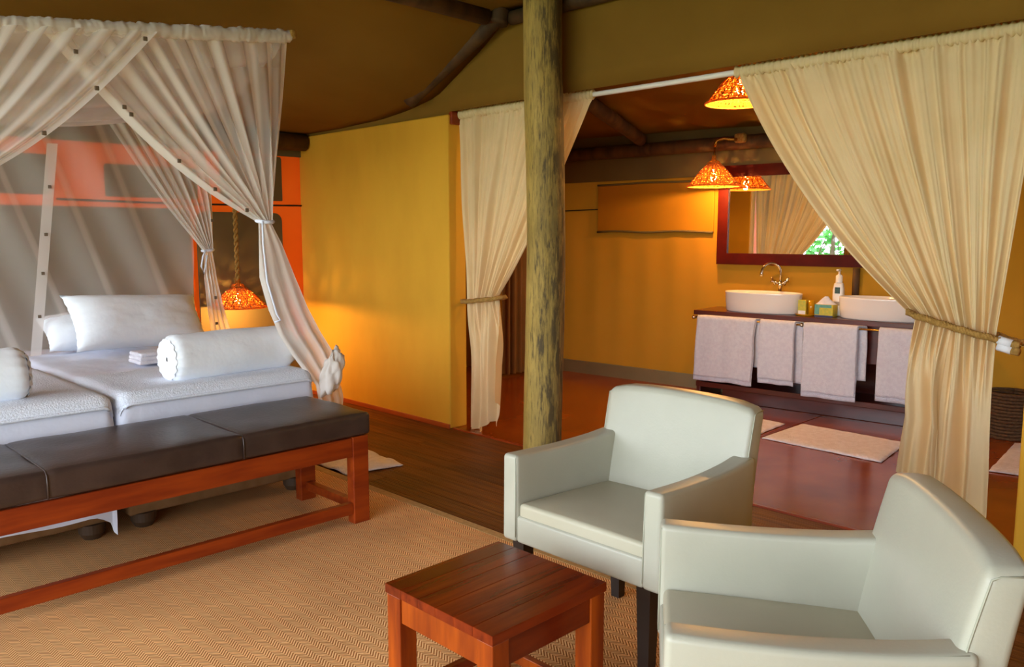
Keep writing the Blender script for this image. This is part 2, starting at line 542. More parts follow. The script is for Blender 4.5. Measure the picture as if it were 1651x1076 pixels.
def back_fn(u, v):
    X = lerp(XF, XP + 0.02, u); z = lerp(-0.1, 2.45, v)
    return (X, YB + 0.012 * nz(X * 1.5, z * 1.2, 3), z)
wb = struct(surf('wall_back', 80, 24, back_fn, 'canvas_wall'), 'sunlit orange canvas back wall behind the bed')
struct(obj('wall_bathback', box(XP + 0.02, XW + 0.5, YB, YB + 0.03, -0.1, 3.0), 'canvas_bath'), 'dim canvas wall at the far left inside the bathroom')
def flap(name, X0, X1, z0, z1, r=0.05, t=0.018, mat='canvas_flap', parent=wb, y=YB - 0.022):
    pts = []
    for (cx, cz, a0) in ((X1 - r, z1 - r, 0), (X0 + r, z1 - r, 90), (X0 + 0.01, z0 + 0.01, 180), (X1 - 0.01, z0 + 0.01, 270)):
        rr = r if a0 < 180 else 0.01
        for i in range(5):
            a = math.radians(a0 + 90 * i / 4)
            pts.append((cx + rr * math.cos(a), cz + rr * math.sin(a)))
    return obj(name, prism_bm(pts, y - t / 2, y + t / 2), mat, parent)
flap('window_flap', 2.93, 3.70, 0.55, 1.635, 0.07)
flap('window_flap', 0.6, 2.88, 0.30, 1.655, 0.05)
flap('rolled_blind', 2.24, 2.95, 1.735, 1.98, 0.02)
flap('rolled_blind', 3.15, 3.712, 1.74, 2.12, 0.02)
flap('rolled_blind', 0.9, 1.86, 1.735, 2.02, 0.02)
flap('lower_panel', 2.90, XP - 0.01, 0.0, 0.50, 0.01)
flap('lower_panel', -1.3, 2.88, 0.0, 0.28, 0.01)
obj('wall_cord', tube_bm([(X, YB - 0.03 - 0.004 * math.sin(X * 3), 1.705 - 0.01 * math.sin((X - 1.9) * 1.57)) for X in [1.9 + 0.1 * i for i in range(21)]], 0.008, 6), 'cord_dark', wb, True)
obj('top_band', box(0.0, XP, YB - 0.035, YB - 0.02, 2.13, 2.36), 'canvas_flap', wb)

def bwall_fn(u, v):
    Y = lerp(-2.3, YB + 0.1, u); z = lerp(0.0, 2.6, v)
    return (XW + 0.012 * nz(Y * 1.6, z * 0.6, 9) + 0.006 * math.sin(Y * 21) * smooth(1.7, 1.2, z) * (1 if Y > 3.9 else 0.2), Y, z)
wr = struct(surf('wall_bath', 160, 20, bwall_fn, 'canvas_bath'), 'ochre canvas wall behind the washstand')
def wflap(name, Y0, Y1, z0, z1, t, mat, bev=0.004):
    return obj(name, box(XW - 0.02 - t, XW - 0.016, Y0, Y1, z0, z1, bev, 1), mat, wr)
wflap('window_flap', 4.01, 5.285, 1.475, 1.935, 0.012, 'canvas_bath')
obj('flap_hem', tube_bm([(XW - 0.035, Y, 1.475 + 0.006 * math.sin(Y * 9)) for Y in [4.01 + 0.0797 * i for i in range(17)]], 0.011, 6), 'canvas_flap', wr, True)
obj('flap_hem', tube_bm([(XW - 0.035, Y, 1.94 + 0.004 * math.sin(Y * 7)) for Y in [4.01 + 0.0797 * i for i in range(17)]], 0.010, 6), 'canvas_flap', wr, True)
obj('wall_cord', tube_bm([(XW - 0.025, 5.285, 1.70), (XW - 0.025, 5.9, 1.69), (XW - 0.025, YB, 1.70)], 0.006, 6), 'cord_dark', wr, True)
wflap('skirt_band', -2.0, YB, 0.0, 0.135, 0.01, 'canvas_band')
wflap('top_band', -2.0, YB, 1.975, 2.58, 0.008, 'canvas_flap')

struct(obj('wall_side', box(XF - 0.4, XW, -2.05, -2.0, -0.1, 2.5), 'canvas_bath'), 'canvas side wall of the tent behind the camera')

# the bathroom's far wall stands a few degrees out of square with the partition
PHI = math.radians(4.5)
TP = math.tan(PHI); YP = 3.4
def turn_wall(o):
    o.matrix_world = Matrix.Translation((XW, YP, 0)) @ Matrix.Rotation(PHI, 4, 'Z') @ Matrix.Translation((-XW, -YP, 0)) @ o.matrix_world
def along_wall(o, stretch=1.0):
    p = o.location.copy(); d = (XW - p.x) / math.cos(PHI)
    k = (XW + TP * YP - d) / (p.x + TP * p.y)
    o.location = (p.x * k, p.y * k, p.z)
    o.rotation_euler = (o.rotation_euler[0], o.rotation_euler[1], o.rotation_euler[2] + PHI)
    o.scale = (1, stretch, 1)
turn_wall(wr)

# ------------------------------------------------------------ poles
def pole(name, a, b, r, label, wob=0.01, mat='pole_dark'):
    a, b = Vector(a), Vector(b)
    n = 10
    pts = []
    for i in range(n + 1):
        p = a.lerp(b, i / n)
        pts.append(p + Vector((nz(p.x, p.y, 1.3), nz(p.y, p.z, 2.3), nz(p.z, p.x, 3.3))) * wob * (1 if 0 < i < n else 0))
    return tag(obj(name, tube_bm(pts, lambda t: r * (1 + 0.05 * nz(t * 6, r * 50, 0)), 12), mat, None, True), label, 'beam')
pole('ridge_pole', (-2.2, 3.97, 2.84), (3.73, 3.97, 2.84), 0.055, 'dark round ridge pole running under the tent roof')
pole('rafter_pole', (3.82, 3.93, 2.86), (3.80, 4.86, 2.42), 0.055, 'dark rafter pole sloping down left from the roof hub')
pole('rafter_pole', (3.875, 3.88, 2.84), (3.875, 0.2, 2.83), 0.045, 'dark cross pole running right behind the tall post')
pole('king_post', (3.80, 3.93, 2.80), (3.82, 3.93, 2.885), 0.065, 'short upright pole stub at the roof hub', 0.0)
pole('wall_plate_pole', (-1.3, 6.47, 2.25), (3.89, 6.47, 2.25), 0.075, 'dark pole along the top of the orange back wall')
turn_wall(pole('wall_plate_pole', (6.58, -2.0, 2.245), (6.58, 6.5, 2.245), 0.062, 'dark pole along the top of the bathroom wall'))
pole('hip_pole', (6.42, 4.70, 2.335), (5.25, 4.45, 2.57), 0.062, 'dark sloping pole under the bathroom roof', 0.006)

# main post
pts = []
for i in range(41):
    t = i / 40
    pts.append((3.72 + 0.012 * math.sin(t * 5), 3.44 + 0.010 * math.sin(t * 7 + 1), t * 2.885))
pb = tube_bm(pts, lambda t: 0.122 - 0.006 * t, 40)
for v in pb.verts:
    c = Vector((3.72, 3.44, v.co.z)); d = v.co - c
    a = math.atan2(d.y, d.x)
    f = 1 + 0.03 * nz(math.cos(a) * 3, math.sin(a) * 3, v.co.z * 1.5) + 0.018 * nz(math.cos(a) * 9, math.sin(a) * 9, v.co.z * 4)
    v.co = Vector((c.x + d.x * f, c.y + d.y * f, v.co.z))
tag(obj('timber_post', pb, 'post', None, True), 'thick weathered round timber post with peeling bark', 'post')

# ------------------------------------------------------------ rug
rug = thing('jute_rug', 'large jute rug with herringbone weave', 'rug', (0, 0, 0.0))
obj('weave', box(-1.2, 2.60, -0.6, 5.6, 0.001, 0.012), 'jute', rug)
obj('binding', box(2.60, 2.655, -0.6, 5.6, 0.001, 0.013, 0.003, 1), M('jute_plain', 'a5814c', 'b8935c', (60, 60, 60), rough=0.9), rug)

# ------------------------------------------------------------ bench
bench = thing('leather_bench', 'long dark leather bench on reddish wood frame at the foot of the beds', 'bench', (1.26, 3.62, 0.012))
def bx(name, x0, x1, y0, y1, z0, z1, mat, parent, bev=0.004, ox=0, oy=0, oz=0):
    return obj(name, box(x0 - ox, x1 - ox, y0 - oy, y1 - oy, z0 - oz, z1 - oz, bev, 2), mat, parent)
BO = dict(ox=1.26, oy=3.62, oz=0.012)
def pad(x, y, z):
    groove = sum(math.exp(-((x + 1.2585 - q) / 0.012) ** 2) for q in (0.866, 1.651))
    bow = 1.0
    for q0, q1 in ((0.187, 0.866), (0.866, 1.651), (1.651, 2.33)):
        if q0 <= x + 1.2585 <= q1:
            bow = math.sin(PI * (x + 1.2585 - q0) / (q1 - q0)) ** 0.5
    top = smooth(-0.02, 0.04, z)
    zz = z + top * (0.007 * bow * (1 - (abs(y) / 0.295) ** 4) - 0.004 * groove + 0.005 * nz(x * 5, y * 7, 1))
    sgn = -1 if y < 0 else 1
    side = smooth(0.25, 0.29, abs(y))
    yy = y + sgn * side * (0.006 * bow * (0.6 + nz(x * 4, z * 9, 4)) - 0.004 * groove)
    return (x - 0.0015, yy + 0.005, zz + 0.513 - 0.012)
obj('leather_pad', rbox(1.0715, 0.295, 0.057, 0.020, (180, 10, 4), pad), 'leather_dark', bench, True)
for s in (0.866, 1.651):
    pp = [(s - 1.26, -0.2925, 0.46 - 0.012), (s - 1.26, -0.2935, 0.50), (s - 1.26, -0.290, 0.540), (s - 1.26, -0.272, 0.5545), (s - 1.26, -0.2, 0.5565), (s - 1.26, 0, 0.5575), (s - 1.26, 0.27, 0.555)]
    obj('seam_piping', tube_bm(pp, 0.0035, 6), 'leather_dark', bench, True)
for (X, Y) in ((2.267, 3.36), (2.267, 3.865), (0.25, 3.36), (0.25, 3.865)):
    bx('leg', X - 0.045, X + 0.045, Y - 0.03, Y + 0.03, 0.012, 0.455, 'wood_bench', bench, **BO)
bx('rail', 0.295, 2.222, 3.335, 3.362, 0.357, 0.452, 'wood_bench', bench, **BO)
bx('rail', 0.295, 2.222, 3.865, 3.892, 0.357, 0.452, 'wood_bench', bench, **BO)
for X in (0.25, 2.267):
    bx('end_rail', X - 0.013, X + 0.013, 3.39, 3.835, 0.38, 0.452, 'wood_bench', bench, **BO)
    bx('end_stretcher', X - 0.02, X + 0.02, 3.39, 3.835, 0.07, 0.115, 'wood_bench', bench, **BO)
bx('long_stretcher', 0.295, 2.222, 3.338, 3.375, 0.062, 0.120, 'wood_bench', bench, **BO)

# ------------------------------------------------------------ beds
def make_bed(x0, x1, label, hem, seed, blanket_y):
    cx = (x0 + x1) / 2
    y0, y1, top = 4.0, 6.05, 0.685
    bed = thing('twin_bed', label, 'bed', (cx, 5.0, 0.012), 0, 'twin beds pushed together')
    off = Vector((cx, 5.0, 0.012))
    obj('base', rbox((x1 - x0) / 2 - 0.03, 1.0, 0.145, 0.015, (3, 3, 3), lambda x, y, z: (x, y + 0.03, z + 0.225 - 0.012)), 'suede', bed, True)
    obj('mattress', rbox((x1 - x0) / 2 - 0.02, 1.0, 0.15, 0.05, (4, 4, 2), lambda x, y, z: (x, y + 0.025, z + 0.521 - 0.012)), 'linen', bed, True)
    for sx in (x0 + 0.11, x1 - 0.11):
        for y in (4.07, 5.9):
            obj('foot', lathe_bm([(0.001, 0.0), (0.04, 0.0), (0.058, 0.03), (0.062, 0.075), (0.001, 0.075)], 24, sx - cx, y - 5.0), 'foot_brown', bed)
    R = 0.05
    def drape(xe, ye, z_top, flare):
        px = max(x0 + R, min(x1 - R, xe)); py = max(y0 + R, ye)
        dx = xe - px; dy = ye - py
        d = math.hypot(dx, dy)
        if d < 1e-9:
            z = z_top + 0.006 * nz(xe * 3 + seed, ye * 3, 1) + 0.003 * nz(xe * 9, ye * 9, seed)
            return Vector((xe, ye, z))
        arc = R * PI / 2
        if d < arc:
            a = d / R; h = R * math.sin(a); v = R * (1 - math.cos(a))
        else:
            h = R; v = R + (d - arc)
        ang = (d - arc) * 3 if d > arc else 0
        h += max(0, (d - arc)) * flare + (0.012 * nz(xe * 7 + seed, ye * 7, 2) + 0.006) * min(1, max(0, ang))
        n = Vector((dx, dy)) / d
        corner = abs(n.x * n.y) * 2
        h += corner * min(1, max(0, ang)) * 0.02
        return Vector((px + n.x * h, py + n.y * h, z_top - v))
    ov = top - hem + R * 0.57 - 0.02
    def sheet(u, v):
        xe = lerp(x0 - (0.12), x1 + (0.12), u)
        ye = lerp(y0 + R - ov - (0.085 * smooth(0.80, 0.93, u) if hem < 0.2 else 0) - 0.015 * nz(u * 5, seed, 1), y1, v)
        p = drape(xe, ye, top, 0.03)
        return p - off
    sh = surf('sheet', 44, 90, sheet, 'linen', bed)
    def blank(u, v):
        xe = lerp(x0 - 0.06, x1 + 0.06, u)
        edge = 0.05 * nz(u * 2 + seed, 4, 4)
        ye = lerp(y0 + R - 0.085, blanket_y + edge, v)
        p = drape(xe, ye, top + 0.010, 0.05)
        d = 0.008 if v < 0.93 else 0.0
        return p + Vector((0, -0.007, d * 0.6)) - off
    bl = surf('bedspread', 40, 50, blank, 'blanket', bed)
    hemp = []
    for i in range(41):
        u = i / 40
        q = Vector(blank(0.05 + 0.9 * u, 0.0))
        hemp.append(q + Vector((0, -0.004, 0)))
    obj('woven_hem', tube_bm(hemp, 0.009, 6), 'blanket', bed, True)
    return bed
make_bed(0.30, 1.345, 'left white twin bed with sheet hanging low below the bench', 0.115, 1.0, 5.2)
make_bed(1.365, 2.42, 'right white twin bed next to the bedside lamp', 0.33, 5.0, 4.70)

def pillow(name, w, h, t, loc, rot, label, group, seed):
    n = 26
    def f(u, v, s):
        a, b = 2 * u - 1, 2 * v - 1
        th = ((1 - abs(a) ** 3.2) ** 0.6) * ((1 - abs(b) ** 3.0) ** 0.6)
        pinch = 1 - 0.10 * (1 - abs(a) ** 2) * abs(b) ** 3
        pinch2 = 1 - 0.07 * (1 - abs(b) ** 2) * abs(a) ** 3
        wr = 0.012 * nz(a * 2.2 + seed, b * 2.2, s) + 0.006 * nz(a * 6 + seed, b * 6, s)
        frill = 0.006 * math.sin(b * 26 + seed) * abs(a) ** 10
        return (a * w / 2 * pinch2, s * (t / 2 * th + wr * th) + frill, b * h / 2 * pinch)
    verts, faces = [], []
    for s in (1, -1):
        base = len(verts)
        for j in range(n + 1):
            for i in range(n + 1):
                verts.append(f(i / n, j / n, s))
        for j in range(n):
            for i in range(n):
                q = [base + j * (n + 1) + i, base + j * (n + 1) + i + 1, base + (j + 1) * (n + 1) + i + 1, base + (j + 1) * (n + 1) + i]
                faces.append(q if s < 0 else q[::-1])
    me = bpy.data.meshes.new(name); me.from_pydata(verts, [], faces)
    bm = bmesh.new(); bm.from_mesh(me); bmesh.ops.remove_doubles(bm, verts=bm.verts[:], dist=0.0008); bm.to_mesh(me); bm.free()
    o = link(name, me, 'pillow')
    o.location = loc; o.rotation_euler = rot
    return tag(o, label, 'pillow', group)
pillow('pillow', 0.92, 0.40, 0.24, (2.05, 5.53, 0.882), (math.radians(-32), math.radians(3), math.radians(9)), 'plump white pillow propped up at the head of the right bed', 'bed pillows', 2)
pillow('pillow', 0.80, 0.32, 0.20, (1.93, 5.82, 0.815), (math.radians(-52), 0, math.radians(4)), 'white pillow lying half hidden behind the propped pillow', 'bed pillows', 9)

def bolster(loc, rotz, L, R, label, seed):
    root = thing('bolster', label, 'bolster', loc, rotz, 'white bolsters on the beds')
    def f(u, v):
        a = 2 * PI * u
        x = lerp(-L / 2, L / 2, v)
        e = min(v, 1 - v) * L
        r = R * (1 if e > 0.05 else (math.sin(PI / 2 * max(0.02, e / 0.05)) ** 0.5) * 0.25 + 0.75)
        r += 0.006 * nz(x * 4 + seed, math.cos(a) * 1.5, math.sin(a) * 1.5) + 0.004 * math.sin(a * 15 + seed) * smooth(0.12, 0.0, e)
        z = r * math.sin(a)
        if z < -R * 0.86: z = -R * 0.86 + (z + R * 0.86) * 0.2
        return (x, r * math.cos(a), z + R * 0.88)
    surf('cover', 64, 40, f, 'pillow', root, closed_u=True)
    for s in (-1, 1):
        def cap(u, v):
            a = 2 * PI * u
            r = R * 0.76 * (1 - v) + 0.012
            bul = 0.02 * math.sin(PI * v)
            return (s * (L / 2 + bul + 0.007 * math.sin(a * 15 + seed) * (1 - v) * math.sin(PI * min(1, v * 2 + 0.2))), r * math.cos(a), max(0.004, r * math.sin(a) + R * 0.88))
        surf('gathered_end', 64, 8, cap, 'pillow', root, closed_u=True)
    return root
bolster((2.045, 4.24, 0.692), math.radians(2), 0.70, 0.127, 'long white bolster lying across the foot of the right bed', 1)
bolster((0.645, 4.28, 0.692), math.radians(-3), 0.80, 0.127, 'white bolster on the left bed cut by the picture edge', 4)

ft = thing('folded_towel', 'small folded white cloth lying on the right bed behind the bolster', 'towel', (1.90, 4.90, 0.697))
for i in range(3):
    obj('fold', rbox(0.13 - 0.004 * i, 0.09, 0.012, 0.011, (4, 4, 1), lambda x, y, z, i=i: (x, y, z + 0.012 + 0.022 * i + 0.003 * nz(x * 9, y * 9, i))), 'towel', ft, True)

# ------------------------------------------------------------ mosquito net
net = thing('mosquito_net', 'white sheer four-poster mosquito net tied back around the beds', 'mosquito net', (1.35, 4.9, 2.4))
NO = Vector((1.35, 4.9, 2.4))
YF = 4.1
def rod_z(X): return 2.325 + (X - 1.01) * 0.1245
YR = 5.80
def frod(X): return Vector((X, YF, rod_z(X) + 0.03))
def brod(X): return Vector((X, YR, 2.30))
obj('front_rod', tube_bm([frod(0.30) - NO, frod(2.40) - NO], 0.014, 10), 'pole_dark', net, True)
obj('back_rod', tube_bm([brod(0.10) - NO, brod(2.62) - NO], 0.014, 10), 'pole_dark', net, True)
obj('side_rod', tube_bm([frod(2.39) - NO, brod(2.60) - NO], 0.014, 10), 'pole_dark', net, True)
obj('rod_knot', rbox(0.018, 0.02, 0.022, 0.010, (2, 2, 2), lambda x, y, z: Vector((2.405 + x, YF - 0.005 + y + 0.01 * nz(z * 90, x * 90, 1), rod_z(2.4) + 0.03 + z)) - NO), 'rope', net, True)
def header(u, v):
    X = lerp(0.30, 2.395, u); a = 2 * PI * v
    rr = 0.028 + 0.008 * nz(X * 22, 1, math.cos(a)) + 0.008 * nz(X * 48 + 3 * math.sin(a), math.sin(a), 3)
    return frod(X) + Vector((0.012 * nz(X * 20, a, 2), rr * math.cos(a) * 0.8, rr * 1.25 * math.sin(a) - 0.012)) - NO
surf('header_sleeve', 300, 12, header, 'net', net, dens=lambda u, v: 0.93)

def stripes(u, n, seed, sharp=0.55):
    f = 0.5 + 0.5 * math.sin(2 * PI * u * n + 2.5 * nz(u * n * 0.35, seed, 0) * 2)
    return smooth(sharp, 1.0, f)

def net_panel(name, top, tie, sag, seed, yoff, folds=11, base=0.27, dirn=1):
    """from the rod down to the tie; u=0 outer edge, u=1 inner edge"""
    def f(u, v):
        t = Vector(top(u)); e = Vector(tie(u))
        s = v ** (1.0 + 0.12 * u)
        p = t.lerp(e, v)
        p.z -= sag * u * u * math.sin(PI * v)
        amp = lerp(0.012, 0.035, v) * (1 - 0.5 * smooth(0.8, 1, v))
        p.y += yoff * math.sin(PI * v) + amp * math.sin(2 * PI * u * folds + seed + 2 * nz(u * 5, seed, 0))
        return p - NO
    def d(u, v):
        dd = base + 0.46 * stripes(u, folds * 0.9, seed, 0.45) + 0.30 * v * v
        if u > 0.965: dd = max(dd, 0.82)
        if u < 0.012: dd = max(dd, 0.75)
        return min(0.96, dd)
    return surf(name, 150, 40, f, 'net', net, dens=d)
TIE_R = Vector((2.19, 4.07, 1.52))
TIE_L = Vector((0.52, 4.05, 1.52))
def tie_pt(T, w, dirn):
    return lambda u: T + Vector((dirn * (0.5 - u) * w, 0.02 * math.sin(u * 40), 0.0))
net_panel('front_drape', lambda u: frod(lerp(2.388, 1.17, u)) + Vector((0, 0.01, -0.02)), tie_pt(TIE_R, 0.075, 1), 0.10, 1.0, -0.02)
net_panel('front_drape', lambda u: frod(lerp(0.31, 1.67, u)) + Vector((0, -0.02, -0.02)), tie_pt(TIE_L, 0.075, -1), 0.11, 4.0, -0.04)
# tails below the ties
def tail(name, prof, folds, seed, dmin, wob=0.03):
    """prof rows: (z, xl, xr, y)"""
    zs = prof
    def f(u, v):
        k = v * (len(zs) - 1); i = min(int(k), len(zs) - 2); t = k - i
        t2 = t
        a, b = zs[i], zs[i + 1]
        z, xl, xr, y = (lerp(a[q], b[q], t2) for q in range(4))
        amp = wob * (0.35 + 0.65 * smooth(0, 0.4, v))
        return Vector((lerp(xl, xr, u), y + amp * math.sin(2 * PI * folds * u + seed + 1.2 * math.sin(v * 3)) + 0.01 * nz(u * 6, v * 6, seed), z)) - NO
    def d(u, v):
        return min(0.97, dmin + 0.25 * stripes(u, folds, seed, 0.3) - 0.10 * smooth(0, 0.5, v))
    return surf(name, 90, 60, f, 'net', net, dens=d)
tail('tied_tail', [(1.52, 2.155, 2.225, 4.07), (1.40, 2.150, 2.29, 4.07), (1.22, 2.150, 2.36, 4.07), (1.04, 2.19, 2.43, 4.06), (0.90, 2.24, 2.50, 4.05), (0.78, 2.31, 2.57, 4.04), (0.68, 2.38, 2.60, 4.03), (0.60, 2.44, 2.60, 4.02), (0.50, 2.46, 2.625, 4.02), (0.36, 2.47, 2.62, 4.03), (0.24, 2.48, 2.60, 4.05)], 3, 2.0, 0.93, 0.012)
tail('tied_tail', [(1.52, 0.485, 0.555, 4.05), (1.40, 0.42, 0.56, 4.05), (1.22, 0.35, 0.56, 4.05), (1.04, 0.28, 0.52, 4.04), (0.90, 0.21, 0.47, 4.03), (0.78, 0.15, 0.40, 4.02), (0.60, 0.12, 0.28, 4.0), (0.36, 0.11, 0.26, 4.0), (0.20, 0.11, 0.25, 4.0)], 3, 6.0, 0.93, 0.012)
def bunch(u, v):
    a = 2 * PI * u; b = PI * v
    r = 0.078 * (1 + 0.5 * nz(math.cos(a) * 2.0, math.sin(a) * 2.0, v * 4) + 0.22 * nz(math.cos(a) * 5, math.sin(a) * 5, v * 9))
    return Vector((2.535 + r * math.sin(b) * math.cos(a) * 0.9, 3.99 + r * math.sin(b) * math.sin(a) * 0.6, 0.665 + 1.25 * r * math.cos(b) + 0.9 * (r * math.sin(b) * math.cos(a)))) - NO
surf('bunched_end', 44, 26, bunch, 'net', net, closed_u=True, dens=lambda u, v: 0.96)
def tie_band(p, rx, ry, seed):
    return obj('tie_band', tube_bm([p + Vector((rx * math.cos(a), ry * math.sin(a), 0.006 * math.sin(a + seed))) - NO for a in [2 * PI * i / 24 for i in range(25)]], 0.010, 8), MATS['linen'], net, True)
tie_band(Vector((2.19, 4.07, 1.52)), 0.042, 0.045, 0)
tie_band(Vector((0.52, 4.05, 1.52)), 0.042, 0.045, 0)
obj('tie_string', tube_bm([Vector(p) - NO for p in ((2.155, 4.03, 1.52), (2.15, 4.02, 1.40), (2.165, 4.02, 1.2), (2.215, 4.02, 1.02), (2.235, 4.02, 0.985), (2.20, 4.02, 0.975))], 0.006, 6), 'linen', net, True)
# back drape at the lamp side
TIE_B = Vector((2.66, 5.80, 1.335))
def bpanel(u, v):
    t = brod(lerp(2.60, 1.95, u)); p = t.lerp(TIE_B + Vector(((0.5 - u) * 0.07, 0, 0)), v)
    p.x += 0.05 * math.sin(PI * v) * (1 - u); p.z -= 0.05 * u * math.sin(PI * v)
    p.y += lerp(0.01, 0.03, v) * math.sin(2 * PI * u * 8)
    return p - NO
surf('back_drape', 90, 30, bpanel, 'net', net, dens=lambda u, v: min(0.95, 0.33 + 0.36 * stripes(u, 7, 3, 0.35) + 0.3 * v * v + (0.3 if u < 0.14 else 0)))
tail('tied_tail', [(1.335, 2.63, 2.69, 5.80), (1.15, 2.62, 2.71, 5.79), (0.95, 2.63, 2.74, 5.78), (0.75, 2.645, 2.79, 5.77), (0.5, 2.66, 2.80, 5.77), (0.1, 2.66, 2.80, 5.77)], 4, 5.0, 0.80, 0.02)
tie_band(TIE_B, 0.04, 0.03, 1)
obj('tie_string', tube_bm([Vector(p) - NO for p in ((2.625, 5.76, 1.335), (2.60, 5.75, 1.29), (2.585, 5.75, 1.22), (2.60, 5.75, 1.17), (2.62, 5.75, 1.24), (2.63, 5.75, 1.30))], 0.007, 6), 'linen', net, True)
# back sheet with slanting folds
def bsheet(u, v):
    X = lerp(0.10, 2.56, u); z = lerp(2.30, 0.62, v)
    return Vector((X, YR + 0.03 + 0.02 * math.sin(2 * PI * (u * 7 - v * 2.2)), z)) - NO
def bdens(u, v):
    s = stripes(u * 1.0 - v * 0.22, 7, 7, 0.92)
    d = 0.31 + 0.22 * s + 0.08 * (0.5 + 0.5 * nz(u * 9 - v * 3, 3, 1))
    return d
surf('back_sheet', 180, 40, bsheet, 'net', net, dens=bdens)
def strip(u, v):
    z = lerp(2.02, 0.66, v); X = lerp(1.665, 1.485, v) + (u - 0.5) * 0.062
    return Vector((X, YR - 0.03, z)) - NO
surf('hem_strip', 4, 20, strip, 'net', net, dens=lambda u, v: 0.72)
# canopy top
def canopy(u, v):
    a = frod(lerp(0.31, 2.385, u)); b = brod(lerp(0.10, 2.60, u))
    p = a.lerp(b, v)
    p.z -= 0.30 * math.sin(PI * min(1, v * 1.0)) ** 0.8 * (0.35 + 0.65 * math.sin(PI * u)) + 0.012 * math.sin(v * 40 + u * 3)
    return p - NO
surf('canopy_top', 40, 50, canopy, 'net', net, dens=lambda u, v: 0.60 + 0.12 * math.sin(v * 40 + u * 3))
# press buttons along the hems
def button(p):
    obj('button', rbox(0.010, 0.004, 0.010, 0.0035, (1, 1, 1), lambda x, y, z: Vector(p) + Vector((x, y, z)) - NO), 'button', net, True)
for t in (0.10, 0.30, 0.33, 0.55, 0.73, 0.9):
    q = net.children
    e = frod(1.19).lerp(TIE_R + Vector((-0.03, 0, 0)), t); button((e.x, e.y - 0.055, e.z - 0.10 * math.sin(PI * t)))
for t in (0.06, 0.27, 0.48, 0.7):
    e = frod(1.65).lerp(TIE_L + Vector((0.03, 0, 0)), t); button((e.x, e.y - 0.085, e.z - 0.11 * math.sin(PI * t)))
for t in (0.2, 0.42, 0.6, 0.8):
    button((lerp(1.665, 1.485, t), YR - 0.045, lerp(2.02, 0.66, t)))
for z in (1.55, 0.99, 0.80):
    button((2.68, YR - 0.05, z))

# ------------------------------------------------------------ curtains of the bathroom opening
def curtain(name, label, top_o, top_i, tie_o, tie_i, z_tie, bot_o, bot_i, hem, folds, seed, X0=4.0):
    """o = outer (post side) edge, i = inner (swept) edge; Y values"""
    root = thing(name, label, 'curtain', (X0, (top_o + tie_o) / 2, 0.02), 0, 'cream tie-back curtains at the bathroom opening')
    off = Vector((X0, (top_o + tie_o) / 2, 0.02))
    zt = 2.325
    def fold(u, v):
        w = u + 0.03 * nz(u * 5 + seed, 0.3, 0)
        fine = 1 - 0.6 * v
        return 1.5 * nz(w * folds * 0.9, seed, v * 0.7) + 1.0 * nz(w * folds * 2.3, seed + 3, v * 0.5) * fine + 0.35 * math.sin(w * folds * 2 * PI) + 0.4 * nz(w * folds * 5, seed, 8) * fine
    def up(u, v):
        y = lerp(lerp(top_o, top_i, u), lerp(tie_o, tie_i, u ** 0.85), v ** (1.0 + 0.10 * u))
        z = lerp(zt, z_tie - 0.02 + 0.04 * u, v) - 0.09 * u * u * math.sin(PI * v)
        head = smooth(0.0, 0.06, v)
        amp = lerp(0.008, 0.022, head) + 0.020 * v
        x = X0 + amp * fold(u, v) + 0.012 * nz(u * 12 + seed, v * 3, 2) - 0.03 * math.sin(PI * v) * u
        if v < 0.05: x += 0.010 * math.sin(u * 260 + 3 * nz(u * 40, 1, 1))
        return Vector((x, y, z)) - off
    surf('upper_drape', 260, 60, up, 'curtain', root)
    def low(u, v):
        y = lerp(lerp(tie_o, tie_i, u ** 0.85), lerp(bot_o, bot_i, u ** 0.95), smooth(0, 1, v) * 0.5 + v * 0.5)
        y += (tie_i - tie_o) * 0.06 * math.sin(PI * min(1, v * 1.6)) * (1 if u > 0.5 else 0.2)
        hz = hem(u)
        z = lerp(z_tie - 0.02 + 0.04 * u, hz, v)
        b = 1.3 * nz(u * 5.5 + seed, v * 0.9, 11) + 0.6 * nz(u * 12 + seed, v * 0.8, 12) + 0.3 * math.sin(u * 34 + seed)
        x = X0 + lerp(0.042 * fold(u, 1), 0.060 * b, smooth(0.0, 0.45, v)) + 0.010 * nz(u * 8 + seed, v * 2.2, 5)
        return Vector((x, y, z)) - off
    surf('lower_drape', 260, 40, low, 'curtain', root)
    def hd(u, v):
        a = 2 * PI * v
        y = lerp(top_o, top_i, u)
        r = 0.022 + 0.004 * math.sin(y * 210 + 2 * nz(y * 30, 0, seed)) + 0.003 * nz(y * 60, math.cos(a), 3)
        return Vector((X0 + r * math.cos(a), y, 2.306 + 1.35 * r * math.sin(a))) - off
    surf('header_sleeve', 220, 10, hd, 'curtain', root)
    return root
curtain('tied_curtain', 'cream curtain tied back beside the ochre partition and post', 4.545, 3.285, 4.475, 4.12, 1.0, 4.46, 4.11,
        lambda u: 0.01 if u < 0.45 else (0.05 + 0.05 * smooth(0.45, 0.7, u) if u < 0.75 else 0.06 + 0.20 * smooth(0.75, 1, u)), 13, 1.0)
curtain('tied_curtain', 'wide cream curtain tied back in front of the washstand', 0.885, 2.317, 1.0, 1.335, 1.04, 0.99, 1.40,
        lambda u: 0.02 if u < 0.52 else 0.28 + 0.03 * u, 15, 4.0)
tag(obj('curtain_rod', tube_bm([(4.0, 0.865, 2.305), (4.0, 2.7, 2.303), (4.0, 4.535, 2.305)], 0.0155, 14), 'plastic_white', None, True), 'white curtain rod spanning the bathroom opening', 'curtain rod')

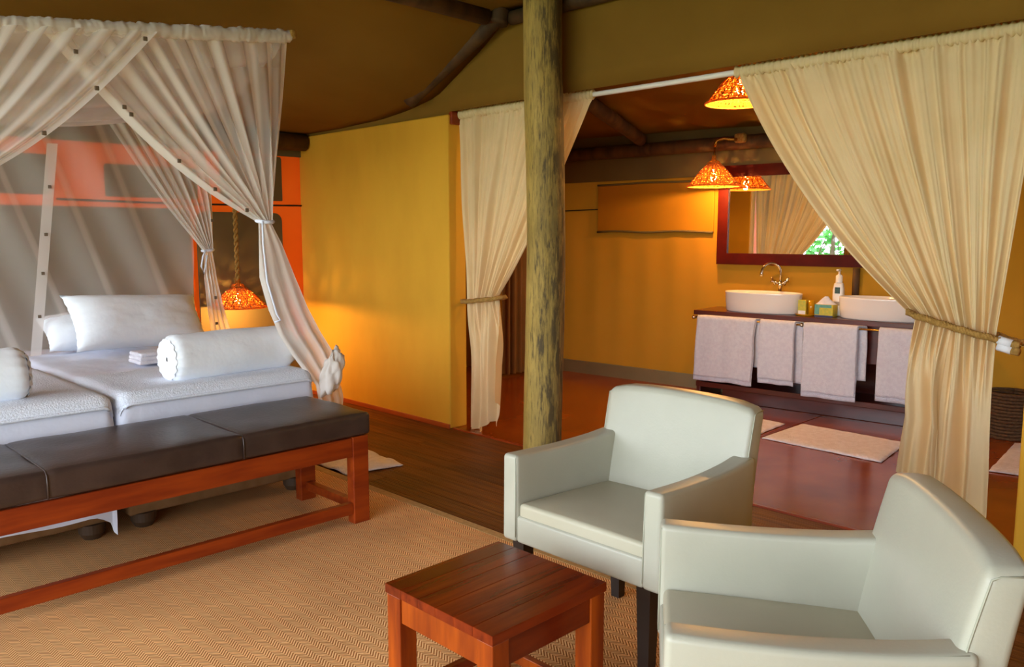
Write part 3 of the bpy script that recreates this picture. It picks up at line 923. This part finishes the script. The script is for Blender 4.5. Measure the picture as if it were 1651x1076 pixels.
def rope(name, path, rad, label, twist):
    root = thing(name, label, 'rope', path[0], 0, 'rope tie-backs of the cream curtains')
    P = [Vector(p) for p in path]
    seg = [0]
    for a, b in zip(P, P[1:]): seg.append(seg[-1] + (b - a).length)
    N = 90
    base = []
    for i in range(N + 1):
        s = seg[-1] * i / N
        k = max(j for j in range(len(seg)) if seg[j] <= s + 1e-9); k = min(k, len(P) - 2)
        base.append(P[k].lerp(P[k + 1], (s - seg[k]) / (seg[k + 1] - seg[k])))
    for st in range(3):
        pts = []
        for i, p in enumerate(base):
            t = (base[min(N, i + 1)] - base[max(0, i - 1)]).normalized()
            n1 = t.cross(Vector((0, 0, 1))).normalized(); n2 = t.cross(n1)
            a = twist * i / N * 2 * PI + st * 2 * PI / 3
            pts.append(p + (n1 * math.cos(a) + n2 * math.sin(a)) * rad * 0.55 - P[0])
        obj('strand', tube_bm(pts, rad * 0.62, 7), 'rope', root, True)
    return root
r1 = rope('tie_rope', [(4.02, 0.905, 0.985), (3.945, 0.99, 1.0), (3.925, 1.08, 1.02), (3.925, 1.22, 1.055), (3.935, 1.33, 1.082), (3.98, 1.372, 1.092), (4.03, 1.36, 1.09), (4.08, 1.25, 1.06), (4.08, 1.05, 1.01), (4.04, 0.92, 0.98)], 0.016, 'twisted tan rope around the wide curtain by the washstand', 26)
b0 = Vector((4.02, 0.905, 0.985))
for dz in (0.0, -0.028):
    a = Vector((3.955, 0.985, 0.998 + dz)); b = Vector((3.95, 0.93, 0.985 + dz)); c = Vector((3.945, 0.90, 0.98 + dz))
    obj('taped_end', tube_bm([a - b0, b - b0], 0.019, 10), 'white_tape', r1, True)
    obj('cut_end', tube_bm([b - b0, c - b0], 0.017, 10), 'rope', r1, True)
obj('frayed_strand', tube_bm([Vector(p) - b0 for p in ((3.945, 0.90, 0.985), (3.94, 0.888, 0.978), (3.94, 0.876, 0.982), (3.935, 0.868, 0.995))], 0.002, 5), 'rope', r1, True)
rope('tie_rope', [(4.06, 4.55, 0.955), (3.955, 4.475, 0.962), (3.93, 4.40, 0.965), (3.925, 4.25, 0.985), (3.935, 4.13, 1.0), (3.98, 4.085, 1.01), (4.03, 4.09, 1.01), (4.08, 4.2, 1.0), (4.08, 4.40, 0.97), (4.06, 4.54, 0.955)], 0.016, 'twisted tan rope around the curtain by the ochre partition', 26)
# curtain further inside the bathroom
def inner_c(u, v):
    return (5.75 + 0.5 * u + 0.03 * math.sin(u * 40), 5.86 - 0.02 * u + 0.04 * math.sin(u * 44 + 1), lerp(2.4, 0.03, v))
tag(surf('shower_curtain', 90, 10, inner_c, 'curtain_brown'), 'dull brown curtain hanging deep inside the bathroom', 'curtain')

# ------------------------------------------------------------ lamps
def lamp(label, loc, R, H, cord, rope_cord, power):
    """loc = centre of the rim"""
    root = thing('pendant_lamp', label, 'lamp', loc, 0, 'woven cone pendant lamps')
    n = 96
    def sh(u, v):
        a = 2 * PI * u
        r = lerp(R, 0.05, v ** 0.92)
        r += 0.0025 * math.sin(a * 48) + 0.002 * math.sin(v * 120)
        return (r * math.cos(a), r * math.sin(a), H * v + 0.012 * math.sin(PI * v))
    surf('shade', 192, 24, sh, 'shade', root, closed_u=True)
    wk = bmesh.new()
    rr = lambda v: lerp(R, 0.05, v ** 0.92) + 0.004
    zz = lambda v: H * v + 0.012 * math.sin(PI * v)
    for i in range(40):
        a0 = 2 * PI * i / 40; sg = 1 if i % 2 else -1
        tube_bm([(rr(v) * math.cos(a0 + sg * 0.35 * v), rr(v) * math.sin(a0 + sg * 0.35 * v), zz(v)) for v in [q / 7 for q in range(8)]], 0.0028, 4, wk)
    for k in range(1, 12):
        v = k / 12
        tube_bm([((rr(v) + 0.001 * (-1) ** j) * math.cos(2 * PI * j / 40), (rr(v) + 0.001 * (-1) ** j) * math.sin(2 * PI * j / 40), zz(v) + 0.002 * math.sin(j * 2.1 + k)) for j in range(41)], 0.0024, 4, wk)
    obj('wicker_strands', wk, 'straw', root, True)['kind'] = 'stuff'
    obj('rim', tube_bm([((R + 0.002) * math.cos(a), (R + 0.002) * math.sin(a), 0.0) for a in [2 * PI * i / 64 for i in range(65)]], 0.007, 8), 'straw_rim_lit', root, True)
    obj('top_collar', lathe_bm([(0.052, H - 0.008), (0.056, H + 0.004), (0.040, H + 0.02), (0.022, H + 0.03), (0.016, H + 0.07)], 24), 'shade', root, True)
    obj('socket', lathe_bm([(0.001, H + 0.02), (0.018, H + 0.02), (0.018, H - 0.05), (0.001, H - 0.05)], 16), 'socket', root, True)
    zb = H * 0.36
    obj('bulb', lathe_bm([(0.001, zb - 0.032), (0.018, zb - 0.026), (0.028, zb - 0.008), (0.026, zb + 0.015), (0.015, zb + 0.035), (0.012, H - 0.05)], 16), 'bulb', root, True)
    if rope_cord:
        for st in range(2):
            pts = []
            for i in range(80):
                z = H + 0.05 + (cord - H - 0.05) * i / 79; a = z * 60 + st * PI
                pts.append((0.010 * math.cos(a), 0.010 * math.sin(a), z))
            obj('rope_cord', tube_bm(pts, 0.011, 7), 'rope', root, True)
    else:
        obj('cord', tube_bm([(0, 0, H + 0.04), (0.002, 0, (H + cord) / 2), (0, 0, cord)], 0.008, 8), 'brass', root, True)
    ld = bpy.data.lights.new('bulb_light', 'POINT')
    ld.energy = power; ld.color = (1.0, 0.52, 0.14); ld.shadow_soft_size = 0.02
    lo = bpy.data.objects.new('bulb_light', ld); C.objects.link(lo)
    lo.parent = root; lo.location = (0, 0, zb - 0.055)
    return root
lamp('woven pendant lamp hanging beside the mosquito net', (3.115, 6.27, 0.862), 0.222, 0.165, roof_z(3.115, 6.27) - 0.862, True, 26)
lb = lamp('woven pendant lamp hanging at the corner of the mirror', (6.27, 3.815, 1.862), 0.219, 0.192, 0.33, False, 34)
obj('arm', tube_bm([(0, 0, 0.33), (0.01, -0.01, 0.385), (0.06, -0.05, 0.405), (0.14, -0.09, 0.40), (0.20, -0.12, 0.40)], 0.014, 10), 'brass', lb, True)
obj('rope_knot', rbox(0.03, 0.05, 0.04, 0.02, (3, 3, 3), lambda x, y, z: (x + 0.20, y - 0.13, z + 0.41 + 0.01 * nz(y * 50, z * 50, 1))), 'rope', lb, True)
lamp('woven pendant lamp hanging highest near the white curtain rod', (5.06, 2.90, 2.325), 0.222, 0.20, 0.40, False, 34)

# ------------------------------------------------------------ washstand
VX, VY0, VY1 = 6.18, 1.82, 3.925
van = thing('washstand', 'dark red wooden double washstand with open shelf and towel rails', 'washstand', (6.42, 2.87, 0.004))
VO = dict(ox=6.42, oy=2.87, oz=0.004)
bx('counter', VX, XW - 0.035, VY0, VY1, 0.755, 0.795, 'wood_vanity', van, **VO)
bx('front_apron', VX + 0.05, VX + 0.08, VY0 + 0.06, VY1 - 0.06, 0.46, 0.755, 'wood_vanity', van, **VO)
for y in (VY0 + 0.04, VY1 - 0.04):
    bx('side_panel', VX + 0.05, XW - 0.05, y - 0.02, y + 0.02, 0.004, 0.755, 'wood_vanity', van, **VO)
bx('back_panel', XW - 0.07, XW - 0.05, VY0 + 0.06, VY1 - 0.06, 0.12, 0.755, 'wood_vanity', van, **VO)
bx('divider', VX + 0.09, XW - 0.08, 2.85, 2.89, 0.15, 0.46, 'wood_vanity', van, **VO)
bx('shelf', VX + 0.05, XW - 0.07, VY0 + 0.06, VY1 - 0.06, 0.135, 0.16, 'wood_vanity', van, **VO)
bx('plinth', VX + 0.10, VX + 0.13, VY0 + 0.06, VY1 - 0.25, 0.004, 0.135, 'wood_vanity', van, **VO)
bx('shelf_lip', VX + 0.035, VX + 0.05, VY0 + 0.02, VY1 - 0.02, 0.12, 0.165, 'wood_vanity', van, **VO)
for (a, b) in ((2.93, 3.90), (1.84, 2.83)):
    rr = obj('towel_rail', tube_bm([(6.14 - 6.42, a - 2.87, 0.732), (6.14 - 6.42, b - 2.87, 0.732)], 0.008, 10), 'brass', van, True)
    for y in (a, b):
        obj('rail_bracket', tube_bm([(6.14 - 6.42, y - 2.87, 0.732), (6.235 - 6.42, y - 2.87, 0.732)], 0.010, 10), 'chrome', rr, True)
        obj('rail_knob', lathe_bm([(0.001, -0.018), (0.013, -0.013), (0.018, 0), (0.013, 0.013), (0.001, 0.018)], 14, 6.14 - 6.42, y - 2.87), 'chrome', rr, True).location = (0, 0, 0.732)

def towel(label, ya, yb, front, back, seed, skew=0.0, layers=2):
    yc = (ya + yb) / 2
    root = thing('towel', label, 'towel', (6.14, yc, 0.74), 0, 'white towels on the washstand rails')
    w = abs(yb - ya)
    for L in range(layers):
        rr = 0.016 + 0.011 * L
        def f(u, v, L=L, rr=rr):
            y = (u - 0.5) * w * (1 - 0.02 * L)
            Lf, Lb = front - 0.02 * L, back - 0.015 * L
            s = lerp(-Lf, Lb, v)
            arc = rr * PI / 2
            if s < -arc: x, z = -rr, s + arc
            elif s > arc: x, z = rr, -(s - arc)
            else:
                a = s / rr; x, z = rr * math.sin(a), rr * math.cos(a)
            hang = max(0, abs(s) - arc)
            fo = 0.010 * nz(y * 9 + seed, hang * 2.5, seed) + 0.006 * math.sin(y * 34 + seed)
            x += (fo - 0.012 * (1 if s < 0 else -0.3)) * min(1, hang * 6)
            y2 = y + skew * hang * (1 if s < 0 else 0.6) + 0.010 * nz(hang * 5, seed, u * 2)
            if s > 0: y2 -= 0.055
            z -= 0.012 * nz(y * 7, seed, 3) * (1 if hang > 0 else 0)
            return (x, y2, z - 0.008)
        surf('towel_layer', 30, 56, f, 'towel', root, thick=0.008)
    return root
towel('wide white bath towel on the rail, leftmost of the four', 3.835, 3.30, 0.56, 0.40, 1.0, 0.03)
towel('narrow white hand towel between the two wide bath towels', 3.25, 2.955, 0.52, 0.50, 5.0)
towel('wide white bath towel on the rail below the right basin', 2.88, 2.46, 0.585, 0.42, 9.0, -0.01)
towel('narrow white hand towel next to the tied cream curtain', 2.305, 1.98, 0.55, 0.50, 14.0)

def basin(yc, label):
    root = thing('vessel_basin', label, 'basin', (6.365, yc, 0.795), 0, 'oval white vessel basins')
    prof = [(0.80, 0.0), (0.93, 0.002), (0.955, 0.012), (0.975, 0.08), (0.99, 0.155), (1.0, 0.165), (0.985, 0.172), (0.955, 0.168), (0.93, 0.14), (0.85, 0.06), (0.6, 0.03), (0.1, 0.022), (0.001, 0.022)]
    obj('bowl', lathe_bm(prof, 64, 0, 0, 0.172, 0.335), 'ceramic', root, True)
    obj('drain', lathe_bm([(0.001, 0.030), (0.02, 0.030), (0.022, 0.024)], 16), 'chrome', root, True)
    return root
basin(3.366, 'white oval basin on the left end of the washstand')
basin(2.372, 'white oval basin partly hidden by the tied curtain')

def tap(yc, label, tilt):
    root = thing('mixer_tap', label, 'tap', (6.585, yc, 0.96), 0, 'cross-handle mixer taps')
    hb = 0.0
    obj('body', lathe_bm([(0.001, -0.165), (0.018, -0.165), (0.016, 0.03), (0.024, 0.05), (0.024, 0.075), (0.014, 0.09), (0.001, 0.09)], 18), 'chrome', root, True)
    pts = [(0, 0, 0.08)]
    for i in range(15):
        a = PI * i / 14
        pts.append((-0.07 + 0.07 * math.cos(a), tilt * (0.0 + 0.055 * (1 - math.cos(a))), 0.16 + 0.085 * math.sin(a)))
    pts.append((-0.14, tilt * 0.112, 0.135))
    obj('spout', tube_bm(pts, lambda t: 0.011 if t < 0.92 else 0.014, 12), 'chrome', root, True)
    for s in (-1, 1):
        h = obj('handle', tube_bm([(0, 0, 0.06), (-0.01, s * 0.045, 0.085)], 0.010, 10), 'chrome', root, True)
        for (d1, d2) in (((0.035, 0, 0.0), (-0.035, 0, 0)), ((0, 0.018 * s, 0.032), (0, -0.018 * s, -0.032))):
            c = Vector((-0.012, s * 0.058, 0.09))
            obj('cross_bar', tube_bm([c + Vector(d1), c, c + Vector(d2)], lambda t: 0.0065 + 0.004 * abs(2 * t - 1) ** 4, 8), 'chrome', h, True)
    return root
tap(3.325, 'gooseneck mixer tap behind the left basin', 1.0)
tap(2.33, 'mixer tap with cross handles behind the right basin', -0.3)

# soap bottle, tissue box, small box on dish
sb = thing('soap_bottle', 'white pump bottle with a dark label on the washstand', 'bottle', (6.42, 2.745, 0.795))
obj('bottle_body', rbox(0.030, 0.042, 0.135, 0.02, (2, 3, 6), lambda x, y, z: (x * (1 if z < 0.09 else 0.85), y * (1 if z < 0.09 else 0.85), z + 0.137)), 'plastic_white', sb, True)
obj('pump_neck', lathe_bm([(0.026, 0.270), (0.026, 0.325), (0.014, 0.335), (0.008, 0.340), (0.008, 0.37), (0.001, 0.37)], 16), 'plastic_white', sb, True)
obj('pump_head', rbox(0.034, 0.010, 0.008, 0.006, (2, 2, 1), lambda x, y, z: (x - 0.018, y, z + 0.372)), 'plastic_white', sb, True)
obj('label_mark', box(-0.0325, -0.030, -0.02, 0.02, 0.185, 0.235), 'print_dark', sb)
obj('label_band', box(-0.0325, -0.030, -0.026, 0.026, 0.09, 0.12), 'print_grey', sb)
tb = thing('tissue_box', 'yellow and teal tissue box beside the right basin', 'tissue box', (6.33, 2.80, 0.795))
obj('carton', box(-0.055, 0.055, -0.072, 0.072, 0.0, 0.10, 0.004, 1), 'box_yellow', tb)
obj('teal_stripe', box(-0.0565, -0.054, -0.06, 0.072, 0.075, 0.099), 'box_teal', tb)
obj('teal_stripe', box(-0.0565, -0.054, 0.035, 0.072, 0.02, 0.076), 'box_teal', tb)
obj('navy_stripe', box(-0.0565, -0.054, -0.072, 0.072, 0.001, 0.014), 'box_navy', tb)
def tis(u, v):
    a = 2 * PI * u; r = lerp(0.085, 0.012, v ** 0.8) * (1 + 0.25 * math.sin(a * 3 + v * 4) * v)
    return (r * 0.45 * math.cos(a), r * math.sin(a), 0.10 + 0.062 * v)
surf('tissue', 36, 10, tis, 'towel', tb, closed_u=True)
sx = thing('soap_dish', 'amber dish with a small patterned box and glass beside the left basin', 'soap dish', (6.33, 2.968, 0.795))
obj('dish', lathe_bm([(0.001, 0.0), (0.07, 0.0), (0.085, 0.014), (0.08, 0.014), (0.065, 0.006), (0.001, 0.006)], 28), 'glass_amber', sx, True)
obj('small_box', box(-0.03, 0.03, -0.012, 0.055, 0.007, 0.125, 0.003, 1), 'box_yellow', sx)
obj('box_panel', box(-0.0315, -0.029, -0.008, 0.05, 0.012, 0.04), 'plastic_white', sx)
obj('amber_glass', lathe_bm([(0.001, 0.008), (0.022, 0.008), (0.026, 0.125), (0.023, 0.125), (0.019, 0.014), (0.001, 0.014)], 20, 0.0, -0.045), 'glass_amber', sx, True)

# mirror
mir = thing('wall_mirror', 'wide wall mirror in a dark red wooden frame above the basins', 'mirror', (XW - 0.045, 2.87, 1.18))
MY0, MY1, MZ0, MZ1 = 1.80, 3.955, 1.182, 2.055
MO = dict(ox=XW - 0.045, oy=2.87, oz=1.18)
obj('glass', box(-0.012 + 0.0, 0.0, MY0 + 0.08 - 2.87, MY1 - 0.08 - 2.87, 0.08, MZ1 - 1.18 - 0.08), 'mirror', mir)
def fr(name, pts):
    bm = bmesh.new()
    a = [bm.verts.new((-0.030, y - 2.87, z - 1.18)) for y, z in pts]
    b = [bm.verts.new((0.012, y - 2.87, z - 1.18)) for y, z in pts]
    bm.faces.new(a); bm.faces.new(b[::-1])
    for i in range(4): bm.faces.new((a[i], a[(i + 1) % 4], b[(i + 1) % 4], b[i]))
    obj(name, bm, 'wood_frame', mir)
w = 0.10
fr('frame_bottom', [(MY0, MZ0), (MY1, MZ0), (MY1 - w, MZ0 + w), (MY0 + w, MZ0 + w)])
fr('frame_top', [(MY0, MZ1), (MY1, MZ1), (MY1 - w, MZ1 - w), (MY0 + w, MZ1 - w)])
fr('frame_side', [(MY1, MZ0), (MY1, MZ1), (MY1 - w, MZ1 - w), (MY1 - w, MZ0 + w)])
fr('frame_side', [(MY0, MZ0), (MY0, MZ1), (MY0 + w, MZ1 - w), (MY0 + w, MZ0 + w)])
tag(obj('support_post', tube_bm([(XW - 0.055, 2.72, 0.797), (XW - 0.055, 2.72, 1.0), (XW - 0.055, 2.72, 1.176)], 0.028, 12), 'pole_dark', None, True), 'thin dark upright behind the soap bottle under the mirror', 'post')

# basket
tsup = bpy.data.objects['support_post']
tsup.location = (0, 0, 0); turn_wall(tsup)
bk = thing('wicker_basket', 'dark wicker basket on the floor right of the washstand', 'basket', (6.42, 1.50, 0.004))
for i in range(14):
    z = 0.012 + i * 0.024; r = 0.13 + 0.02 * i / 13
    obj('woven_ring', tube_bm([(r * math.cos(a) + 0.004 * math.cos(a * 12 + PI * i), r * math.sin(a), z) for a in [2 * PI * j / 40 for j in range(41)]], 0.0125, 6), 'basket', bk, True)

for o in list(sc.objects):
    if o.parent is None and o.name.split('.')[0] in ('washstand', 'towel', 'vessel_basin', 'mixer_tap', 'soap_bottle', 'tissue_box', 'soap_dish', 'wall_mirror', 'wicker_basket'):
        along_wall(o, 0.976 if o.name in ('washstand', 'wall_mirror') else 1.0)
# mats and towels on the floor
def floor_mat(name, pts, label, cat, z, seed, group=None, t=0.012, ruf=0.006):
    A, B, Cc, D = [Vector(p) for p in pts]
    c = (A + B + Cc + D) / 4
    def f(u, v):
        p = A.lerp(B, u).lerp(D.lerp(Cc, u), v)
        e = min(u, 1 - u, v, 1 - v)
        zz = z + t * smooth(0, 0.05, e) + ruf * abs(nz(p.x * 7 + seed, p.y * 7, seed)) + 0.003
        return (p.x - c.x + 0.012 * nz(p.y * 9, seed, 2) * (1 if ruf > 0.01 else 0.4), p.y - c.y + 0.012 * nz(p.x * 9, seed, 5) * (1 if ruf > 0.01 else 0.4), zz)
    o = surf(name, 40, 40, f, 'mat', thick=0.006)
    o.location = (c.x, c.y, 0)
    return tag(o, label, cat, group)
floor_mat('bath_mat', [(5.27, 2.755), (5.875, 2.75), (5.83, 1.97), (5.23, 1.91)], 'white bath mat on the red floor before the right basin', 'bath mat', 0.005, 1, 'white bath mats')
floor_mat('bath_mat', [(5.27, 3.62), (5.85, 3.64), (5.79, 2.84), (5.15, 2.815)], 'white bath mat behind the front armchair before the left basin', 'bath mat', 0.005, 2, 'white bath mats')
floor_mat('bath_mat', [(5.50, 1.37), (6.38, 1.44), (6.5, 0.75), (5.62, 0.70)], 'white bath mat at the far right behind the wide curtain', 'bath mat', 0.005, 3, 'white bath mats')
floor_mat('bedside_towel', [(2.675, 4.09), (3.05, 4.02), (3.08, 4.45), (2.69, 4.9)], 'crumpled white towel mat on the boards behind the bench', 'towel mat', 0.002, 4, None, 0.010, 0.022)

# ------------------------------------------------------------ armchairs
def make_chair(loc, rotz, label):
    """front faces local -x; origin on the rug at the chair's centre"""
    ch = thing('armchair', label, 'armchair', loc, rotz, 'cream leather armchairs')
    W, zb = 0.345, 0.335
    def arm(s):
        def f(x, y, z):
            t = (x + 0.29) / 0.58                       # 0 front .. 1 back
            top = 0.655 - 0.010 * math.sin(PI * t) + 0.004 * smooth(0.8, 1.0, t)
            zz = zb + (z + 0.16) / 0.32 * (top - zb)
            yy = s * (W - 0.036 - 0.012 * t) + y * (1 + 0.18 * t)
            yy += s * 0.006 * math.sin(PI * t)
            return (x - 0.02 + 0.008 * (zz - 0.5), yy, zz)
        return rbox(0.29, 0.036, 0.16, 0.016, (10, 2, 6), f)
    for s in (-1, 1):
        a = obj('arm', arm(s), 'leather_cream', ch, True)
        pts = []
        for q in range(13):
            t = 0.03 + 0.94 * q / 12
            x = -0.29 + 0.58 * t
            pts.append((x - 0.02, s * (W - 0.036 - 0.012 * t + 0.027 + 0.006 * math.sin(PI * t) + 0.006 * t), 0.655 - 0.010 * math.sin(PI * t) + 0.004 * smooth(0.8, 1.0, t) - 0.004))
        obj('arm_seam', tube_bm(pts, 0.0022, 5), 'seam', a, True)
        obj('front_seam', tube_bm([(-0.3095, s * (W - 0.036) - s * 0.030, zb + 0.02), (-0.3085, s * (W - 0.036) - s * 0.030, 0.5), (-0.306, s * (W - 0.036) - s * 0.028, 0.645)], 0.0022, 5), 'seam', a, True)
    def bk(x, y, z):
        t = (z + 0.255) / 0.51
        zz = zb + 0.01 + t * (0.845 - zb - 0.01)
        zz += (-0.010 * (abs(y) / 0.318) ** 2 - 0.022 * (abs(y) / 0.318) ** 8) * t
        xx = x * (1.15 - 0.35 * t) + 0.245 + 0.075 * t ** 1.4 - 0.014 * (1 - (y / 0.31) ** 2) * (-1) * 0.6
        return (xx, y * (1.0 + 0.02 * t), zz)
    b = obj('backrest', rbox(0.052, 0.318, 0.255, 0.024, (2, 10, 10), bk), 'leather_cream', ch, True)
    for s in (-1, 1):
        pts = []
        for q in range(12):
            t = 0.55 + 0.42 * q / 11
            p = bk(-0.040, s * 0.314, -0.255 + 0.51 * t)
            pts.append((p[0], p[1] + s * 0.003, p[2]))
        p = bk(-0.02, s * 0.312, 0.244); pts.append(p)
        p = bk(0.04, s * 0.312, 0.248); pts.append(p)
        obj('back_seam', tube_bm(pts, 0.0024, 5), 'seam', b, True)
    obj('seat_frame', rbox(0.285, W - 0.068, 0.05, 0.012, (4, 4, 2), lambda x, y, z: (x - 0.022, y, z + zb + 0.05)), 'leather_cream', ch, True)
    def cu(x, y, z):
        bul = 0.016 * (1 - (x / 0.27) ** 2) * (1 - (y / 0.275) ** 2) if z > 0 else 0
        return (x - 0.036, y, z + 0.450 - 0.012 + bul + 0.012 * (-x / 0.27) * (1 if z > 0 else 0))
    cs = obj('seat_cushion', rbox(0.262, W - 0.070, 0.030, 0.016, (8, 8, 2), cu), 'leather_seat', ch, True)
    pts = []
    for q in range(11):
        y = -0.265 + 0.53 * q / 10
        pts.append((-0.2985, y, 0.432))
    obj('cushion_seam', tube_bm(pts, 0.0025, 5), 'seam', cs, True)
    for (x, y, dx, dy) in ((-0.272, W - 0.07, 0, 0), (-0.272, -W + 0.07, 0, 0), (0.22, W - 0.12, -0.03, -0.03), (0.22, -W + 0.12, -0.03, 0.03)):
        bm = bmesh.new()
        for (z, hw, k) in ((0.0, 0.019, 1), (zb + 0.02, 0.027, 0)):
            for (a, c) in ((-1, -1), (1, -1), (1, 1), (-1, 1)):
                bm.verts.new((x + dx * k * (-1 if x > 0 else 1) * -1 + a * hw, y + dy * k + c * hw, z))
        bm.verts.ensure_lookup_table(); vs = bm.verts
        bm.faces.new(vs[0:4]); bm.faces.new(vs[4:8])
        for i in range(4): bm.faces.new((vs[i], vs[(i + 1) % 4], vs[4 + (i + 1) % 4], vs[4 + i]))
        obj('leg', bm, 'leg_dark', ch)
    return ch
make_chair((2.315, 1.71, 0.0125), 0.0, 'cream leather armchair standing behind the side table')
make_chair((1.747, 0.811, 0.0125), math.radians(125.4 - 180), 'cream leather armchair in the right foreground, cut by the picture edge')

# ------------------------------------------------------------ side table
TX0, TX1, TY0, TY1 = 1.333, 1.790, 1.402, 1.853
tcx, tcy = (TX0 + TX1) / 2, (TY0 + TY1) / 2
tbl = thing('side_table', 'low square side table of glossy reddish wood', 'table', (tcx, tcy, 0.0125))
TO = dict(ox=tcx, oy=tcy, oz=0.0125)
n = 6
for i in range(n):
    a = TY0 + (TY1 - TY0) * i / n; b = TY0 + (TY1 - TY0) * (i + 1) / n
    o = obj('top_plank', box(-(TX1 - TX0) / 2, (TX1 - TX0) / 2, -(b - a) / 2 + 0.0002, (b - a) / 2 - 0.0002, -0.014, 0.014, 0.0012, 1), 'wood_table', tbl)
    o.location = (0, (a + b) / 2 - tcy, 0.436 - 0.0125)
for X in (TX0 + 0.034, TX1 - 0.034):
    for Y in (TY0 + 0.034, TY1 - 0.034):
        bx('leg', X - 0.03, X + 0.03, Y - 0.03, Y + 0.03, 0.0125, 0.4215, 'wood_tableleg', tbl, 0.003, **TO)
for Y in (TY0 + 0.02, TY1 - 0.02):
    bx('apron', TX0 + 0.065, TX1 - 0.065, Y - 0.011, Y + 0.011, 0.345, 0.4215, 'wood_table', tbl, 0.002, **TO)
    bx('stretcher', TX0 + 0.065, TX1 - 0.065, Y + (0.014 if Y < tcy else -0.014) - 0.012, Y + (0.014 if Y < tcy else -0.014) + 0.012, 0.09, 0.125, 'wood_table', tbl, 0.002, **TO)
for X in (TX0 + 0.02, TX1 - 0.02):  # lighter wood than the y-facing pairs: daylight put into the colour
    o = obj('apron', box(-0.011, 0.011, TY0 + 0.065 - tcy, TY1 - 0.065 - tcy, 0.345 - 0.0125, 0.4215 - 0.0125, 0.002, 2), 'wood_tableleg', tbl)
    o.location = (X - tcx, 0, 0)
    bx('stretcher', X + (0.014 if X < tcx else -0.014) - 0.012, X + (0.014 if X < tcx else -0.014) + 0.012, TY0 + 0.065, TY1 - 0.065, 0.09, 0.125, 'wood_tableleg', tbl, 0.002, **TO)

# ------------------------------------------------------------ garden outside the open front (seen in the mirror)
def shrub(x, y, h, seed, label):
    rnd = random.Random(seed)
    root = thing('garden_shrub', label, 'shrub', (x, y, -0.40), 0, 'shrubs outside the open tent front')
    bm = bmesh.new()
    tips = []
    for k in range(7):
        a = rnd.uniform(0, 2 * PI); L = h * rnd.uniform(0.55, 0.9)
        e = Vector((math.cos(a) * h * 0.25, math.sin(a) * h * 0.25, L))
        tube_bm([(0, 0, 0), (e.x * 0.3, e.y * 0.3, L * 0.5), e], lambda t: 0.035 * (1 - 0.7 * t), 6, bm)
        tips.append(e)
    obj('stems', bm, 'bark', root, True)
    verts, faces = [], []
    for k in range(520):
        e = rnd.choice(tips) * rnd.uniform(0.45, 1.1)
        c = e + Vector((rnd.gauss(0, 0.22), rnd.gauss(0, 0.22), rnd.gauss(0, 0.22))) * h * 0.6
        if c.z < 0.05: c.z = 0.05 + rnd.random() * 0.3
        d = Vector((rnd.gauss(0, 1), rnd.gauss(0, 1), rnd.gauss(0.3, 0.8))).normalized()
        s = d.orthogonal().normalized(); L = rnd.uniform(0.10, 0.2) * h * 0.55; w = L * 0.28
        b = len(verts)
        verts += [c, c + d * L * 0.5 + s * w, c + d * L, c + d * L * 0.5 - s * w]
        faces.append((b, b + 1, b + 2, b + 3))
    me = bpy.data.meshes.new('leaves'); me.from_pydata([tuple(v) for v in verts], [], faces)
    o = link('leaves', me, 'leaf', root, False); o['kind'] = 'stuff'
for i, (x, y, h) in enumerate(((-5.3, 4.6, 2.0), (-6.4, 7.0, 2.4), (-5.0, 9.0, 1.8), (-8.6, 9.4, 2.6), (-6.4, 2.0, 2.0))):
    shrub(x, y, h, 20 + i, ['green garden shrub reflected at the left of the mirror view', 'tall green shrub outside beyond the open tent front', 'low green shrub outside near the tent corner', 'tallest green shrub standing farthest outside the tent', 'green shrub outside before the open tent front'][i])
